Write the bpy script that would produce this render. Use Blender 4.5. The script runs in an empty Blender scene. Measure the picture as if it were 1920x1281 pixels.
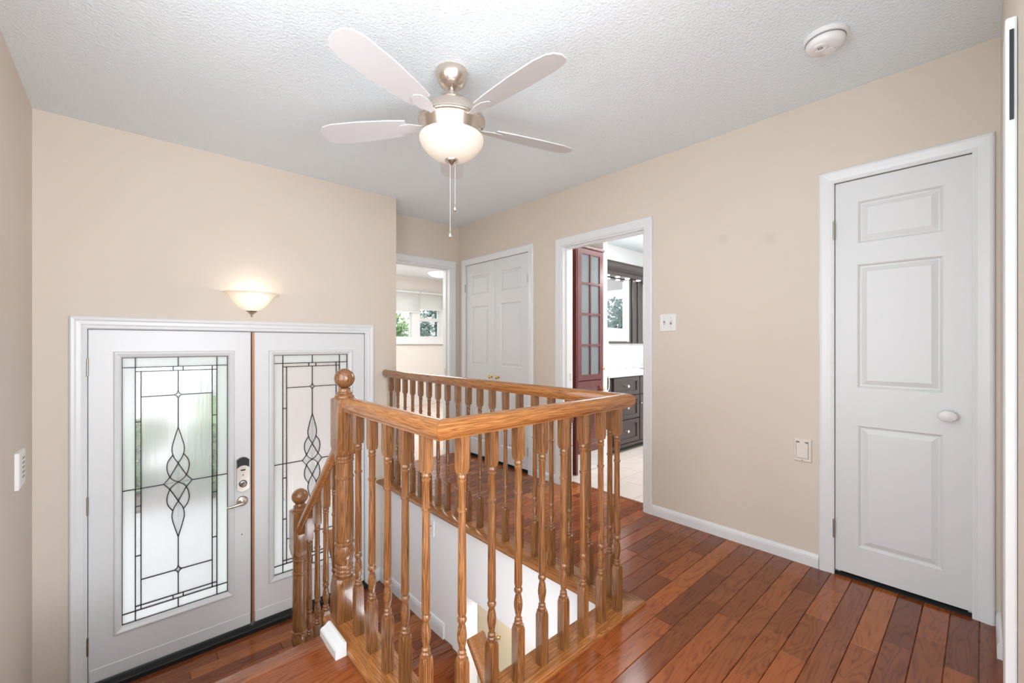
import bpy, bmesh, math, random
from mathutils import Vector, Matrix
random.seed(7)
SC = bpy.context.scene
COL = SC.collection
PI = math.pi

# ------------------------------------------------------------------ camera
CAM_H = 1.1687
YAW = 0.7344
cd = bpy.data.cameras.new('camera'); cam = bpy.data.objects.new('camera', cd); COL.objects.link(cam)
cam.location = (0, 0, CAM_H); cam.rotation_euler = (PI/2, 0, -YAW)
cd.sensor_width = 36; cd.lens = 799.7*36/1920; cd.shift_y = 4.83/1920; cd.shift_x = 0.55/1920
cd.clip_start = 0.01; cd.clip_end = 200
SC.camera = cam
# ------------------------------------------------------------------ world, lights, exposure
SC.view_settings.view_transform = 'Standard'; SC.view_settings.look = 'None'
SC.view_settings.gamma = 1; SC.view_settings.use_curve_mapping = False
SC.view_settings.exposure = 0.1
W = bpy.data.worlds.new('overcast_sky'); SC.world = W; W.use_nodes = True
bg = W.node_tree.nodes['Background']; bg.inputs[0].default_value = (0.90, 0.95, 1.0, 1); bg.inputs[1].default_value = 2.6

def area(name, loc, aim, sx, sy, watts, col=(1, 1, 1), portal=False):
    l = bpy.data.lights.new(name, 'AREA'); l.shape = 'RECTANGLE'; l.size = sx; l.size_y = sy; l.energy = watts; l.color = col
    o = bpy.data.objects.new(name, l); COL.objects.link(o); o.location = loc
    o.rotation_euler = (Vector(aim) - Vector(loc)).to_track_quat('-Z', 'Y').to_euler()
    if portal: l.cycles.is_portal = True
    return o
def point(name, loc, r, watts, col=(1, 1, 1)):
    l = bpy.data.lights.new(name, 'POINT'); l.shadow_soft_size = r; l.energy = watts; l.color = col
    o = bpy.data.objects.new(name, l); COL.objects.link(o); o.location = loc
    return o
# unseen fill lamps added to even out the hall: rear, side and behind the camera
FILL_TINT = (0.88, 0.95, 1.06)
area('rear_fill_light', (1.1, -3.25, 1.3), (0.7, 0, 1.2), 2.6, 1.9, 96, FILL_TINT)  # added fill standing in for daylight from behind
point('living_room_fill', (1.45, -1.5, 1.5), 0.2, 24, (0.90, 0.96, 1.05))  # no lamp known here; added to brighten the left and front walls
point('living_room_fill', (0.15, -1.4, 1.75), 0.3, 48, (0.90, 0.96, 1.05))  # second added fill, lifts the closets and back wall
area('side_fill_light', (-0.62, 0.55, 1.38), (2.6, 0.55, 1.3), 2.1, 1.7, 28, FILL_TINT)  # added to light the right wall through an invented opening
area('fill_uplight', (-0.02, -0.26, 0.35), (0.0, -0.2, 2.44), 0.35, 0.35, 11, (0.88, 0.95, 1.06))  # added uplight that brightens the right side of the ceiling
area('bounce_fill', (0.6, -1.7, 0.7), (0.5, -0.6, 2.44), 0.9, 0.9, 38, (0.90, 0.96, 1.05))  # added uplight that brightens the ceiling ahead of the camera
area('bathroom_window_portal', (5.78, 2.2, 1.82), (4, 2.2, 1.82), 1.2, 1.2, 1, portal=True)
area('bedroom_window_portal', (4.16, 7.50, 1.67), (4.16, 5, 1.67), 1.3, 0.9, 1, portal=True)
area('entry_glass_portal', (0.65, 3.62, 0.28), (0.65, 2, 0.28), 1.6, 1.9, 1, portal=True)
area('bathroom_ceiling_fill', (4.2, 2.0, 2.40), (4.2, 2.0, 0), 1.2, 1.0, 45, (0.95, 0.98, 1.0))  # unseen panel added to brighten the bathroom
area('bedroom_ceiling_lamp', (3.4, 5.4, 2.40), (3.4, 5.4, 0), 1.4, 1.4, 50, (0.95, 0.98, 1.0))
point('bathroom_fill', (4.2, 2.0, 1.95), 0.15, 17, (0.96, 0.98, 1.0))  # added out of sight to lift the bathroom walls and hall floor
point('bedroom_fill', (2.25, 5.2, 1.9), 0.2, 30, (0.96, 0.98, 1.0))  # hidden past the wall end, added to brighten bedroom and hall floor
area('basement_hall_lamp', (2.0, 2.2, -0.47), (2.0, 2.2, -2), 0.5, 0.8, 12, (1.0, 0.96, 0.90))
area('stairwell_foot_fill', (1.15, 1.0, -0.75), (1.2, 2.2, -1.4), 0.6, 0.5, 5, (0.98, 0.98, 0.98))  # unseen fill added under the landing for the lower stairwell
area('stairwell_fill', (1.0, 1.127, -0.26), (1.1, 3.0, -0.5), 0.5, 0.16, 4.2, (0.92, 0.96, 1.03))  # hidden on the fascia, added to brighten stairwell wall and entry floor

# ------------------------------------------------------------------ materials
def mat(name, col, rough=0.5, metal=0.0, spec=0.5, coat=0.0, emit=None, estr=0.0):
    m = bpy.data.materials.new(name); m.use_nodes = True
    b = m.node_tree.nodes['Principled BSDF']
    b.inputs['Base Color'].default_value = (*col, 1); b.inputs['Roughness'].default_value = rough
    b.inputs['Metallic'].default_value = metal; b.inputs['Specular IOR Level'].default_value = spec
    b.inputs['Coat Weight'].default_value = coat; b.inputs['Coat Roughness'].default_value = 0.08
    if emit: b.inputs['Emission Color'].default_value = (*emit, 1); b.inputs['Emission Strength'].default_value = estr
    return m
def N(m, t): return m.node_tree.nodes.new(t)
def L(m, a, b): m.node_tree.links.new(a, b)
def bumpy(m, scale, strength, dist=0.002, detail=3, kind='NOISE'):
    b = m.node_tree.nodes['Principled BSDF']
    tc = N(m, 'ShaderNodeTexCoord'); n = N(m, 'ShaderNodeTexNoise' if kind == 'NOISE' else 'ShaderNodeTexVoronoi')
    n.inputs['Scale'].default_value = scale
    if kind == 'NOISE': n.inputs['Detail'].default_value = detail
    bp = N(m, 'ShaderNodeBump'); bp.inputs['Strength'].default_value = strength; bp.inputs['Distance'].default_value = dist
    L(m, tc.outputs['Object'], n.inputs['Vector']); L(m, n.outputs[0], bp.inputs['Height']); L(m, bp.outputs[0], b.inputs['Normal'])
    return m
def mottled(m, c1, c2, scale):
    b = m.node_tree.nodes['Principled BSDF']
    tc = N(m, 'ShaderNodeTexCoord'); n = N(m, 'ShaderNodeTexNoise'); n.inputs['Scale'].default_value = scale; n.inputs['Detail'].default_value = 4
    r = N(m, 'ShaderNodeValToRGB'); r.color_ramp.elements[0].position = 0.3; r.color_ramp.elements[1].position = 0.7
    r.color_ramp.elements[0].color = (*c1, 1); r.color_ramp.elements[1].color = (*c2, 1)
    L(m, tc.outputs['Object'], n.inputs['Vector']); L(m, n.outputs[0], r.inputs[0]); L(m, r.outputs[0], b.inputs['Base Color'])
    return m
def wood(name, axis, cols, rough=0.3, scale=26, stretch=0.07, rand=0.0, coat=0.0, wave=0.35, bump=0.12, spec=0.5):
    """grain stretched along one object axis; ObjectInfo random shifts the grain (and the tone, by rand) from piece to piece"""
    m = bpy.data.materials.new(name); m.use_nodes = True
    b = m.node_tree.nodes['Principled BSDF']; b.inputs['Roughness'].default_value = rough
    b.inputs['Coat Weight'].default_value = coat; b.inputs['Coat Roughness'].default_value = 0.1
    b.inputs['Specular IOR Level'].default_value = spec
    tc = N(m, 'ShaderNodeTexCoord'); oi = N(m, 'ShaderNodeObjectInfo')
    mul = N(m, 'ShaderNodeVectorMath'); mul.operation = 'SCALE'; mul.inputs[0].default_value = (13.7, 7.9, 17.3)
    L(m, oi.outputs['Random'], mul.inputs['Scale'])
    add = N(m, 'ShaderNodeVectorMath'); L(m, tc.outputs['Object'], add.inputs[0]); L(m, mul.outputs[0], add.inputs[1])
    mp = N(m, 'ShaderNodeMapping'); s = [1, 1, 1]; s[axis] = stretch; mp.inputs['Scale'].default_value = s
    L(m, add.outputs[0], mp.inputs['Vector'])
    n1 = N(m, 'ShaderNodeTexNoise'); n1.inputs['Scale'].default_value = scale; n1.inputs['Detail'].default_value = 2.0; n1.inputs['Distortion'].default_value = 0.6
    n2 = N(m, 'ShaderNodeTexNoise'); n2.inputs['Scale'].default_value = scale*9; n2.inputs['Detail'].default_value = 5
    L(m, mp.outputs[0], n1.inputs['Vector']); L(m, mp.outputs[0], n2.inputs['Vector'])
    # ring lines: fractional part of the broad noise
    k = N(m, 'ShaderNodeMath'); k.operation = 'MULTIPLY'; k.inputs[1].default_value = 9.0; L(m, n1.outputs[0], k.inputs[0])
    fr = N(m, 'ShaderNodeMath'); fr.operation = 'PINGPONG'; fr.inputs[1].default_value = 0.5; L(m, k.outputs[0], fr.inputs[0])
    mx = N(m, 'ShaderNodeMix'); mx.inputs[0].default_value = wave; L(m, n2.outputs[0], mx.inputs[2]); 
    k2 = N(m, 'ShaderNodeMath'); k2.operation = 'MULTIPLY'; k2.inputs[1].default_value = 2.0; L(m, fr.outputs[0], k2.inputs[0]); L(m, k2.outputs[0], mx.inputs[3])
    r = N(m, 'ShaderNodeValToRGB'); e = r.color_ramp.elements
    e[0].position = 0.18; e[0].color = (*cols[0], 1); e[1].position = 0.75; e[1].color = (*cols[2], 1)
    q = e.new(0.42); q.color = (*cols[1], 1)
    L(m, mx.outputs[0], r.inputs[0])
    if rand:
        rr = N(m, 'ShaderNodeMapRange'); rr.inputs[3].default_value = 1-rand; rr.inputs[4].default_value = 1+rand
        L(m, oi.outputs['Random'], rr.inputs[0])
        vm = N(m, 'ShaderNodeVectorMath'); vm.operation = 'SCALE'; L(m, r.outputs[0], vm.inputs[0]); L(m, rr.outputs[0], vm.inputs['Scale'])
        L(m, vm.outputs[0], b.inputs['Base Color'])
    else: L(m, r.outputs[0], b.inputs['Base Color'])
    bp = N(m, 'ShaderNodeBump'); bp.inputs['Strength'].default_value = bump; bp.inputs['Distance'].default_value = 0.001
    L(m, mx.outputs[0], bp.inputs['Height']); L(m, bp.outputs[0], b.inputs['Normal'])
    return m
def plank_mat(name):
    """hand stained plank: each board takes its own tone, dark cathedral grain lines"""
    m = wood(name, 0, [(0.150, 0.036, 0.010), (0.260, 0.070, 0.018), (0.290, 0.083, 0.023)], rough=0.16, scale=14, stretch=0.14, wave=0.42, bump=0.03, coat=0.0, spec=0.42)
    b = m.node_tree.nodes['Principled BSDF']; oi = N(m, 'ShaderNodeObjectInfo')
    src = b.inputs['Base Color'].links[0].from_socket
    r = N(m, 'ShaderNodeValToRGB'); e = r.color_ramp.elements
    e[0].position = 0; e[0].color = (0.62, 0.56, 0.58, 1); e[1].position = 1; e[1].color = (1.45, 1.60, 1.45, 1)
    for p, c in ((0.3, (0.80, 0.78, 0.80)), (0.6, (1.0, 1.0, 0.95)), (0.8, (1.15, 1.1, 1.0))): q = e.new(p); q.color = (*c, 1)
    L(m, oi.outputs['Random'], r.inputs[0])
    vm = N(m, 'ShaderNodeVectorMath'); vm.operation = 'MULTIPLY'; L(m, src, vm.inputs[0]); L(m, r.outputs[0], vm.inputs[1])
    L(m, vm.outputs[0], b.inputs['Base Color'])
    return m
OAK = [(0.060, 0.021, 0.0065), (0.225, 0.088, 0.028), (0.385, 0.172, 0.060)]
M = {}
M['wall'] = bumpy(mottled(mat('beige_wall_paint', (0.66, 0.58, 0.485), 0.6, spec=0.3), (0.665, 0.585, 0.490), (0.690, 0.610, 0.515), 1.3), 260, 0.08, 0.001)
M['wall_white'] = bumpy(mat('white_wall_paint', (0.84, 0.83, 0.82), 0.6, spec=0.3), 260, 0.06, 0.001)
M['wall_bed'] = mat('pale_wall_paint', (0.74, 0.70, 0.65), 0.6, spec=0.3)
M['ceil'] = bumpy(mat('stippled_ceiling', (0.835, 0.895, 0.915), 0.85, spec=0.15), 95, 0.85, 0.006, 5)
M['trim'] = mat('white_trim_gloss', (0.76, 0.765, 0.76), 0.32)
M['door'] = bumpy(mat('white_door_paint', (0.71, 0.715, 0.705), 0.38), 55, 0.07, 0.002)
M['steel_door'] = mat('white_steel_door', (0.76, 0.765, 0.76), 0.35)
M['dark'] = mat('black_rubber', (0.006, 0.006, 0.006), 0.5)
M['closet'] = mat('closet_shade_black', (0.05, 0.05, 0.05), 0.8)  # near-black colour stands in for the shade inside the closets
M['bronze'] = mat('bronze_strip', (0.42, 0.20, 0.10), 0.35, 0.3)
M['nickel'] = mat('satin_nickel', (0.62, 0.57, 0.51), 0.28, 1.0)
M['hinge'] = mat('aged_nickel', (0.40, 0.36, 0.31), 0.38, 1.0)
M['fan_nickel'] = mat('brushed_nickel_warm', (0.72, 0.63, 0.55), 0.25, 1.0)
M['chrome'] = mat('chrome', (0.85, 0.85, 0.86), 0.06, 1.0)
M['brass'] = mat('brass', (0.75, 0.52, 0.22), 0.18, 1.0)
M['plastic'] = mat('white_plastic', (0.80, 0.79, 0.77), 0.35)
M['ivory'] = mat('ivory_plastic', (0.76, 0.70, 0.62), 0.4)
M['grey'] = mat('grey_plastic', (0.22, 0.21, 0.20), 0.5)
M['black'] = mat('black_plastic', (0.012, 0.012, 0.013), 0.35)
M['blade'] = mat('pale_fan_blade', (0.62, 0.61, 0.595), 0.5)
M['bowl'] = mat('frosted_lamp_glass', (0.70, 0.62, 0.54), 0.45, emit=(1.0, 0.80, 0.60), estr=0.20)
M['sconce'] = mat('alabaster_lamp_glass', (0.80, 0.73, 0.67), 0.45, emit=(1.0, 0.82, 0.66), estr=0.20)
M['puck'] = mat('puck_lamp', (1, 1, 1), 0.4, emit=(1, 0.96, 0.9), estr=6)
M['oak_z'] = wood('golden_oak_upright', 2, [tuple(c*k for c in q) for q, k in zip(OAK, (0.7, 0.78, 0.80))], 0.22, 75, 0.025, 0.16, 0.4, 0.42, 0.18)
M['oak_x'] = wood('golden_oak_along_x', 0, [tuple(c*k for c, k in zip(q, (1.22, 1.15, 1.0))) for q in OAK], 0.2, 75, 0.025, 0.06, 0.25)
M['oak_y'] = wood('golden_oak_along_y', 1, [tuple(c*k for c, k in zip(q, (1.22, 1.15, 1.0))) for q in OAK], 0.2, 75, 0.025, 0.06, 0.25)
M['plank'] = plank_mat('red_brown_plank')
M['nosing'] = wood('red_brown_nosing', 0, [(0.10, 0.032, 0.016), (0.20, 0.07, 0.034), (0.25, 0.09, 0.042)], 0.16, 17, 0.1, 0, 0, 0.4, 0.05)
M['tile'] = mottled(mat('pale_floor_tile', (0.70, 0.62, 0.56), 0.22), (0.60, 0.52, 0.47), (0.66, 0.58, 0.52), 6)
M['grout'] = mat('tile_grout', (0.45, 0.41, 0.38), 0.8)
M['cherry'] = wood('cherry_cabinet', 2, [(0.07, 0.012, 0.012), (0.13, 0.022, 0.020), (0.17, 0.032, 0.028)], 0.22, 30, 0.05, 0, 0.3, 0.25, 0.03)
M['espresso'] = wood('espresso_cabinet', 2, [(0.022, 0.015, 0.013), (0.040, 0.029, 0.026), (0.055, 0.041, 0.036)], 0.28, 30, 0.05, 0, 0.2, 0.25, 0.03)
M['counter'] = mottled(mat('white_stone', (0.80, 0.79, 0.78), 0.15), (0.72, 0.71, 0.70), (0.84, 0.83, 0.82), 22)
M['mirror'] = mat('mirror_silver', (0.9, 0.9, 0.9), 0.01, 1.0)
M['came'] = mat('lead_came', (0.035, 0.03, 0.03), 0.4, 0.6)
M['carpet'] = mottled(mat('pale_bedroom_floor', (0.62, 0.50, 0.44), 0.35), (0.60, 0.48, 0.42), (0.68, 0.56, 0.50), 3)
M['lens'] = mat('cloudy_lens', (0.7, 0.7, 0.7), 0.3)
M['leaf_a'] = mottled(mat('light_green_leaf', (0.12, 0.24, 0.06), 0.5), (0.14, 0.28, 0.075), (0.28, 0.43, 0.16), 2.5)
M['leaf_b'] = mottled(mat('blue_green_leaf', (0.07, 0.14, 0.10), 0.5), (0.09, 0.16, 0.15), (0.19, 0.28, 0.26), 2.5)
M['bark'] = mottled(mat('bark', (0.10, 0.075, 0.055), 0.9), (0.07, 0.05, 0.04), (0.15, 0.11, 0.085), 9)
M['grass'] = mottled(mat('lawn', (0.10, 0.2, 0.05), 0.8), (0.09, 0.19, 0.045), (0.16, 0.27, 0.075), 3)
M['concrete'] = mottled(mat('pale_concrete', (0.62, 0.60, 0.60), 0.8), (0.56, 0.54, 0.54), (0.68, 0.66, 0.66), 4)
M['brick'] = mottled(mat('pinkish_brick', (0.50, 0.40, 0.35), 0.85), (0.46, 0.36, 0.31), (0.56, 0.46, 0.41), 9)
M['shingle'] = mottled(mat('pale_roof', (0.55, 0.53, 0.52), 0.85), (0.50, 0.48, 0.47), (0.60, 0.58, 0.57), 6)
M['shade'] = None
def cloth_shade():
    m = bpy.data.materials.new('white_roller_cloth'); m.use_nodes = True; nt = m.node_tree
    nt.nodes.remove(nt.nodes['Principled BSDF']); out = nt.nodes['Material Output']
    d = N(m, 'ShaderNodeBsdfDiffuse'); t = N(m, 'ShaderNodeBsdfTranslucent'); x = N(m, 'ShaderNodeMixShader')
    d.inputs[0].default_value = (0.85, 0.85, 0.83, 1); t.inputs[0].default_value = (0.8, 0.8, 0.78, 1); x.inputs[0].default_value = 0.45
    L(m, d.outputs[0], x.inputs[1]); L(m, t.outputs[0], x.inputs[2]); L(m, x.outputs[0], out.inputs[0]); return m
M['shade'] = cloth_shade()
def clear_glass(name, tint=(1, 1, 1), fres=0.08):
    m = bpy.data.materials.new(name); m.use_nodes = True; nt = m.node_tree
    nt.nodes.remove(nt.nodes['Principled BSDF']); out = nt.nodes['Material Output']
    t = N(m, 'ShaderNodeBsdfTransparent'); t.inputs[0].default_value = (*tint, 1)
    g = N(m, 'ShaderNodeBsdfGlossy'); g.inputs['Roughness'].default_value = 0.02
    f = N(m, 'ShaderNodeFresnel'); f.inputs[0].default_value = 1.45
    x = N(m, 'ShaderNodeMixShader'); L(m, f.outputs[0], x.inputs[0]); L(m, t.outputs[0], x.inputs[1]); L(m, g.outputs[0], x.inputs[2]); L(m, x.outputs[0], out.inputs[0])
    return m
def frosted(name, rough, trans, tint, bump=None):
    """obscure glass: part scatters the daylight (translucent), part passes a blurred view"""
    m = bpy.data.materials.new(name); m.use_nodes = True; nt = m.node_tree
    nt.nodes.remove(nt.nodes['Principled BSDF']); out = nt.nodes['Material Output']
    r = N(m, 'ShaderNodeBsdfRefraction'); r.inputs['Roughness'].default_value = rough; r.inputs['IOR'].default_value = 1.12; r.inputs[0].default_value = (*tint, 1)
    t = N(m, 'ShaderNodeBsdfTranslucent'); t.inputs[0].default_value = (*tint, 1)
    g = N(m, 'ShaderNodeBsdfGlossy'); g.inputs['Roughness'].default_value = 0.15
    x = N(m, 'ShaderNodeMixShader'); x.inputs[0].default_value = trans; L(m, r.outputs[0], x.inputs[1]); L(m, t.outputs[0], x.inputs[2])
    y = N(m, 'ShaderNodeMixShader'); y.inputs[0].default_value = 0.05; L(m, x.outputs[0], y.inputs[1]); L(m, g.outputs[0], y.inputs[2])
    L(m, y.outputs[0], out.inputs[0])
    if bump:
        tc = N(m, 'ShaderNodeTexCoord'); mp = N(m, 'ShaderNodeMapping'); mp.inputs['Scale'].default_value = bump[0]
        n = N(m, 'ShaderNodeTexNoise'); n.inputs['Scale'].default_value = 1; n.inputs['Detail'].default_value = 2
        b = N(m, 'ShaderNodeBump'); b.inputs['Strength'].default_value = bump[1]; b.inputs['Distance'].default_value = 0.004
        L(m, tc.outputs['Object'], mp.inputs[0]); L(m, mp.outputs[0], n.inputs['Vector']); L(m, n.outputs[0], b.inputs['Height'])
        for q in (r, g): L(m, b.outputs[0], q.inputs['Normal'])
    return m
M['glass'] = clear_glass('window_glass')
M['glass_dim'] = mat('obscured_cabinet_glass', (0.27, 0.30, 0.31), 0.12)
_b = M['glass_dim'].node_tree.nodes['Principled BSDF']; _o = M['glass_dim'].node_tree.nodes['Material Output']
_t = N(M['glass_dim'], 'ShaderNodeBsdfTransparent'); _x = N(M['glass_dim'], 'ShaderNodeMixShader'); _x.inputs[0].default_value = 0.7
L(M['glass_dim'], _t.outputs[0], _x.inputs[1]); L(M['glass_dim'], _b.outputs[0], _x.inputs[2]); L(M['glass_dim'], _x.outputs[0], _o.inputs[0])
M['gl_field'] = frosted('rain_glass', 0.42, 0.24, (0.98, 0.985, 0.985), ((60, 60, 5), 0.5))
M['gl_border'] = frosted('granite_glass', 0.30, 0.40, (0.965, 0.98, 0.97), ((260, 260, 260), 0.8))
M['gl_bevel'] = frosted('bevelled_glass', 0.02, 0.12, (0.96, 0.97, 0.97))
M['gl_hammer'] = frosted('hammered_glass', 0.08, 0.25, (0.95, 0.94, 0.94), ((130, 130, 130), 1.0))

# ------------------------------------------------------------------ object helpers
def put(name, bm, m, parent=None, smooth=False, kind=None, label=None, cat=None, group=None):
    """bmesh in world coordinates -> one object whose origin is the middle of its bounds"""
    bmesh.ops.recalc_face_normals(bm, faces=bm.faces)
    lo = Vector([min(v.co[i] for v in bm.verts) for i in range(3)]); hi = Vector([max(v.co[i] for v in bm.verts) for i in range(3)])
    c = (lo+hi)/2
    for v in bm.verts: v.co -= c
    me = bpy.data.meshes.new(name); bm.to_mesh(me); bm.free()
    if smooth:
        for p in me.polygons: p.use_smooth = True
        try: me.set_sharp_from_angle(angle=math.radians(smooth if smooth is not True else 40))
        except Exception: pass
    me.materials.append(m)
    o = bpy.data.objects.new(name, me); COL.objects.link(o)
    o.location = c
    if parent: 
        o.parent = parent; o.location = c - world_loc(parent)
    return tag(o, label, cat, group, kind)
def world_loc(o):
    v = Vector(o.location)
    while o.parent: o = o.parent; v += o.location
    return v
def tag(o, label=None, cat=None, group=None, kind=None):
    if label: o['label'] = label
    if cat: o['category'] = cat
    if group: o['group'] = group
    if kind: o['kind'] = kind
    return o
def thing(name, loc, label, cat, group=None, kind=None):
    o = bpy.data.objects.new(name, None); COL.objects.link(o); o.location = loc; o.empty_display_size = 0.05
    return tag(o, label, cat, group, kind)
def dup(root, loc, label=None):
    r = root.copy(); COL.objects.link(r); r.location = loc
    if label: r['label'] = label
    for ch in list(root.children):
        c = ch.copy(); COL.objects.link(c); c.parent = r
        for g in list(ch.children): d = g.copy(); COL.objects.link(d); d.parent = c
    return r
ID = lambda u, v, w: (u, v, w)
def box(x0, x1, y0, y1, z0, z1, bev=0.0, bm=None, T=None, seg=1):
    b = bm or bmesh.new(); vs = []
    for x in (x0, x1):
        for y in (y0, y1):
            for z in (z0, z1): vs.append(b.verts.new((x, y, z)))
    fs = [(0, 1, 3, 2), (4, 6, 7, 5), (0, 4, 5, 1), (2, 3, 7, 6), (0, 2, 6, 4), (1, 5, 7, 3)]
    faces = [b.faces.new([vs[i] for i in f]) for f in fs]
    if bev:
        es = list({e for f in faces for e in f.edges})
        r = bmesh.ops.bevel(b, geom=es, offset=bev, segments=seg, affect='EDGES', profile=0.5)
    if T:
        for v in (b.verts if bm is None else [v for v in b.verts if v in set(vs)]): v.co = T(*v.co)
    return b
def ring(n, r, z, sq=0.0, cx=0, cy=0, corner=1.0):
    """n points: circle (sq=0) to square (sq=1) of half size r"""
    out = []
    for i in range(n):
        a = 2*PI*i/n + PI/4
        c, s = math.cos(a), math.sin(a)
        m = max(abs(c), abs(s))
        k = (1-sq)*1 + sq*min(1/m, 1e9)
        k = min(k, 1 + (corner)*(math.sqrt(2)-1)) if sq else k
        out.append((cx+r*c*k, cy+r*s*k, z))
    return out
def loft(rings, bm=None, cap=True):
    b = bm or bmesh.new(); prev = None
    for R in rings:
        cur = [b.verts.new(p) for p in R]
        if prev:
            n = len(cur)
            for i in range(n): b.faces.new((prev[i], prev[(i+1) % n], cur[(i+1) % n], cur[i]))
        elif cap: b.faces.new(list(reversed(cur)))
        prev = cur
    if cap: b.faces.new(prev)
    return b
def lathe(prof, c=(0, 0), n=24, T=None, bm=None):
    b = loft([[(c[0]+max(r, 1e-4)*math.cos(2*PI*i/n), c[1]+max(r, 1e-4)*math.sin(2*PI*i/n), z) for i in range(n)] for r, z in prof], bm)
    if T:
        for v in b.verts: v.co = T(*v.co)
    return b
def tube(pts, r, n=8, bm=None, closed=False):
    pts = [Vector(p) for p in pts]; rings = []; up = None
    for i, p in enumerate(pts):
        a = pts[(i-1) % len(pts)] if (i or closed) else p; c = pts[(i+1) % len(pts)] if (i < len(pts)-1 or closed) else p
        d = (c-a).normalized()
        if up is None: up = d.orthogonal().normalized()
        up = (up - d*up.dot(d)).normalized(); s = d.cross(up)
        rr = r[i] if isinstance(r, (list, tuple)) else r
        rings.append([tuple(p + (up*math.cos(2*PI*k/n) + s*math.sin(2*PI*k/n))*rr) for k in range(n)])
    return loft(rings, bm)
def plate(T, us, vs, w0, w1, holes, bm=None):
    """flat board u0..u1, v0..v1 with rectangular holes, one connected mesh; T maps (u, v, w) to the world"""
    b = bm or bmesh.new()
    U = sorted(set(us) | {h[i] for h in holes for i in (0, 1)}); V = sorted(set(vs) | {h[i] for h in holes for i in (2, 3)})
    U = [u for u in U if us[0]-1e-9 <= u <= us[1]+1e-9]; V = [v for v in V if vs[0]-1e-9 <= v <= vs[1]+1e-9]
    vert = {}
    def P(i, j, w):
        k = (i, j, w)
        if k not in vert: vert[k] = b.verts.new(T(U[i], V[j], w))
        return vert[k]
    def solid(i, j):
        if not (0 <= i < len(U)-1 and 0 <= j < len(V)-1): return False
        u, v = (U[i]+U[i+1])/2, (V[j]+V[j+1])/2
        return not any(h[0] < u < h[1] and h[2] < v < h[3] for h in holes)
    for i in range(len(U)-1):
        for j in range(len(V)-1):
            if not solid(i, j): continue
            for w in (w0, w1): b.faces.new((P(i, j, w), P(i+1, j, w), P(i+1, j+1, w), P(i, j+1, w)))
            for di, dj, a, c in ((-1, 0, (i, j), (i, j+1)), (1, 0, (i+1, j), (i+1, j+1)), (0, -1, (i, j), (i+1, j)), (0, 1, (i, j+1), (i+1, j+1))):
                if not solid(i+di, j+dj): b.faces.new((P(*a, w0), P(*c, w0), P(*c, w1), P(*a, w1)))
    return b
def nest(T, u0, u1, v0, v1, prof, bm=None, back=True):
    """nested rectangles: prof lists (inset, w); closed front cap, optional closed back at first w"""
    b = bm or bmesh.new(); prev = None
    for d, w in prof:
        cur = [b.verts.new(T(*p, w)) for p in ((u0+d, v0+d), (u1-d, v0+d), (u1-d, v1-d), (u0+d, v1-d))]
        if prev:
            for i in range(4): b.faces.new((prev[i], prev[(i+1) % 4], cur[(i+1) % 4], cur[i]))
        elif back: b.faces.new(list(reversed(cur)))
        prev = cur
    b.faces.new(prev)
    return b
def frame4(T, u0, u1, v0, v1, prof, bm=None):
    """closed picture-frame moulding; prof is a closed section of (inset, w)"""
    b = bm or bmesh.new(); rows = []
    for d, w in prof: rows.append([b.verts.new(T(*p, w)) for p in ((u0+d, v0+d), (u1-d, v0+d), (u1-d, v1-d), (u0+d, v1-d))])
    m = len(rows)
    for k in range(m):
        A, B = rows[k], rows[(k+1) % m]
        for i in range(4): b.faces.new((A[i], A[(i+1) % 4], B[(i+1) % 4], B[i]))
    return b
def casing(T, u0, u1, v0, v1, prof, bm=None, sides='LTR'):
    """door casing with mitred corners round an opening; prof = (offset outward, w)"""
    b = bm or bmesh.new(); rows = []
    for d, w in prof:
        pts = [(u0-d, v0), (u0-d, v1+d), (u1+d, v1+d), (u1+d, v0)]
        rows.append([b.verts.new(T(*p, w)) for p in pts])
    m = len(rows)
    for k in range(m):
        A, B = rows[k], rows[(k+1) % m]
        for i in range(3): b.faces.new((A[i], A[i+1], B[i+1], B[i]))
    b.faces.new([r[0] for r in rows]); b.faces.new([r[3] for r in rows])
    return b
def sweep(prof, path, bm=None):
    """profile (side, up) along a horizontal polyline of (x, y, z, nx, ny): ends given as explicit side vectors so mitres meet"""
    b = bm or bmesh.new()
    return loft([[(x+s*nx, y+s*ny, z+h) for s, h in prof] for x, y, z, nx, ny in path], b)
def ext(prof, x0, x1, T, bm=None):
    """closed 2D section (a, b) extruded along c: T(c, a, b)"""
    return loft([[T(c, a, b_) for a, b_ in prof] for c in (x0, x1)], bm)

XR, YF, XL, XE, YB, H = 2.681, 3.437, -0.378, 1.746, 3.83, 2.44
ZE = -0.83          # entry level
ZB = -2.30          # basement level
TR = lambda u, v, w: (XR-w, u, v)       # right wall: u = Y, v = Z, w out into the hall
TF = lambda u, v, w: (u, YF-w, v)       # front wall
TB = lambda u, v, w: (u, YB-w, v)       # back wall
TN = lambda u, v, w: (u, -0.046+w, v)   # near wall beside the camera

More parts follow.
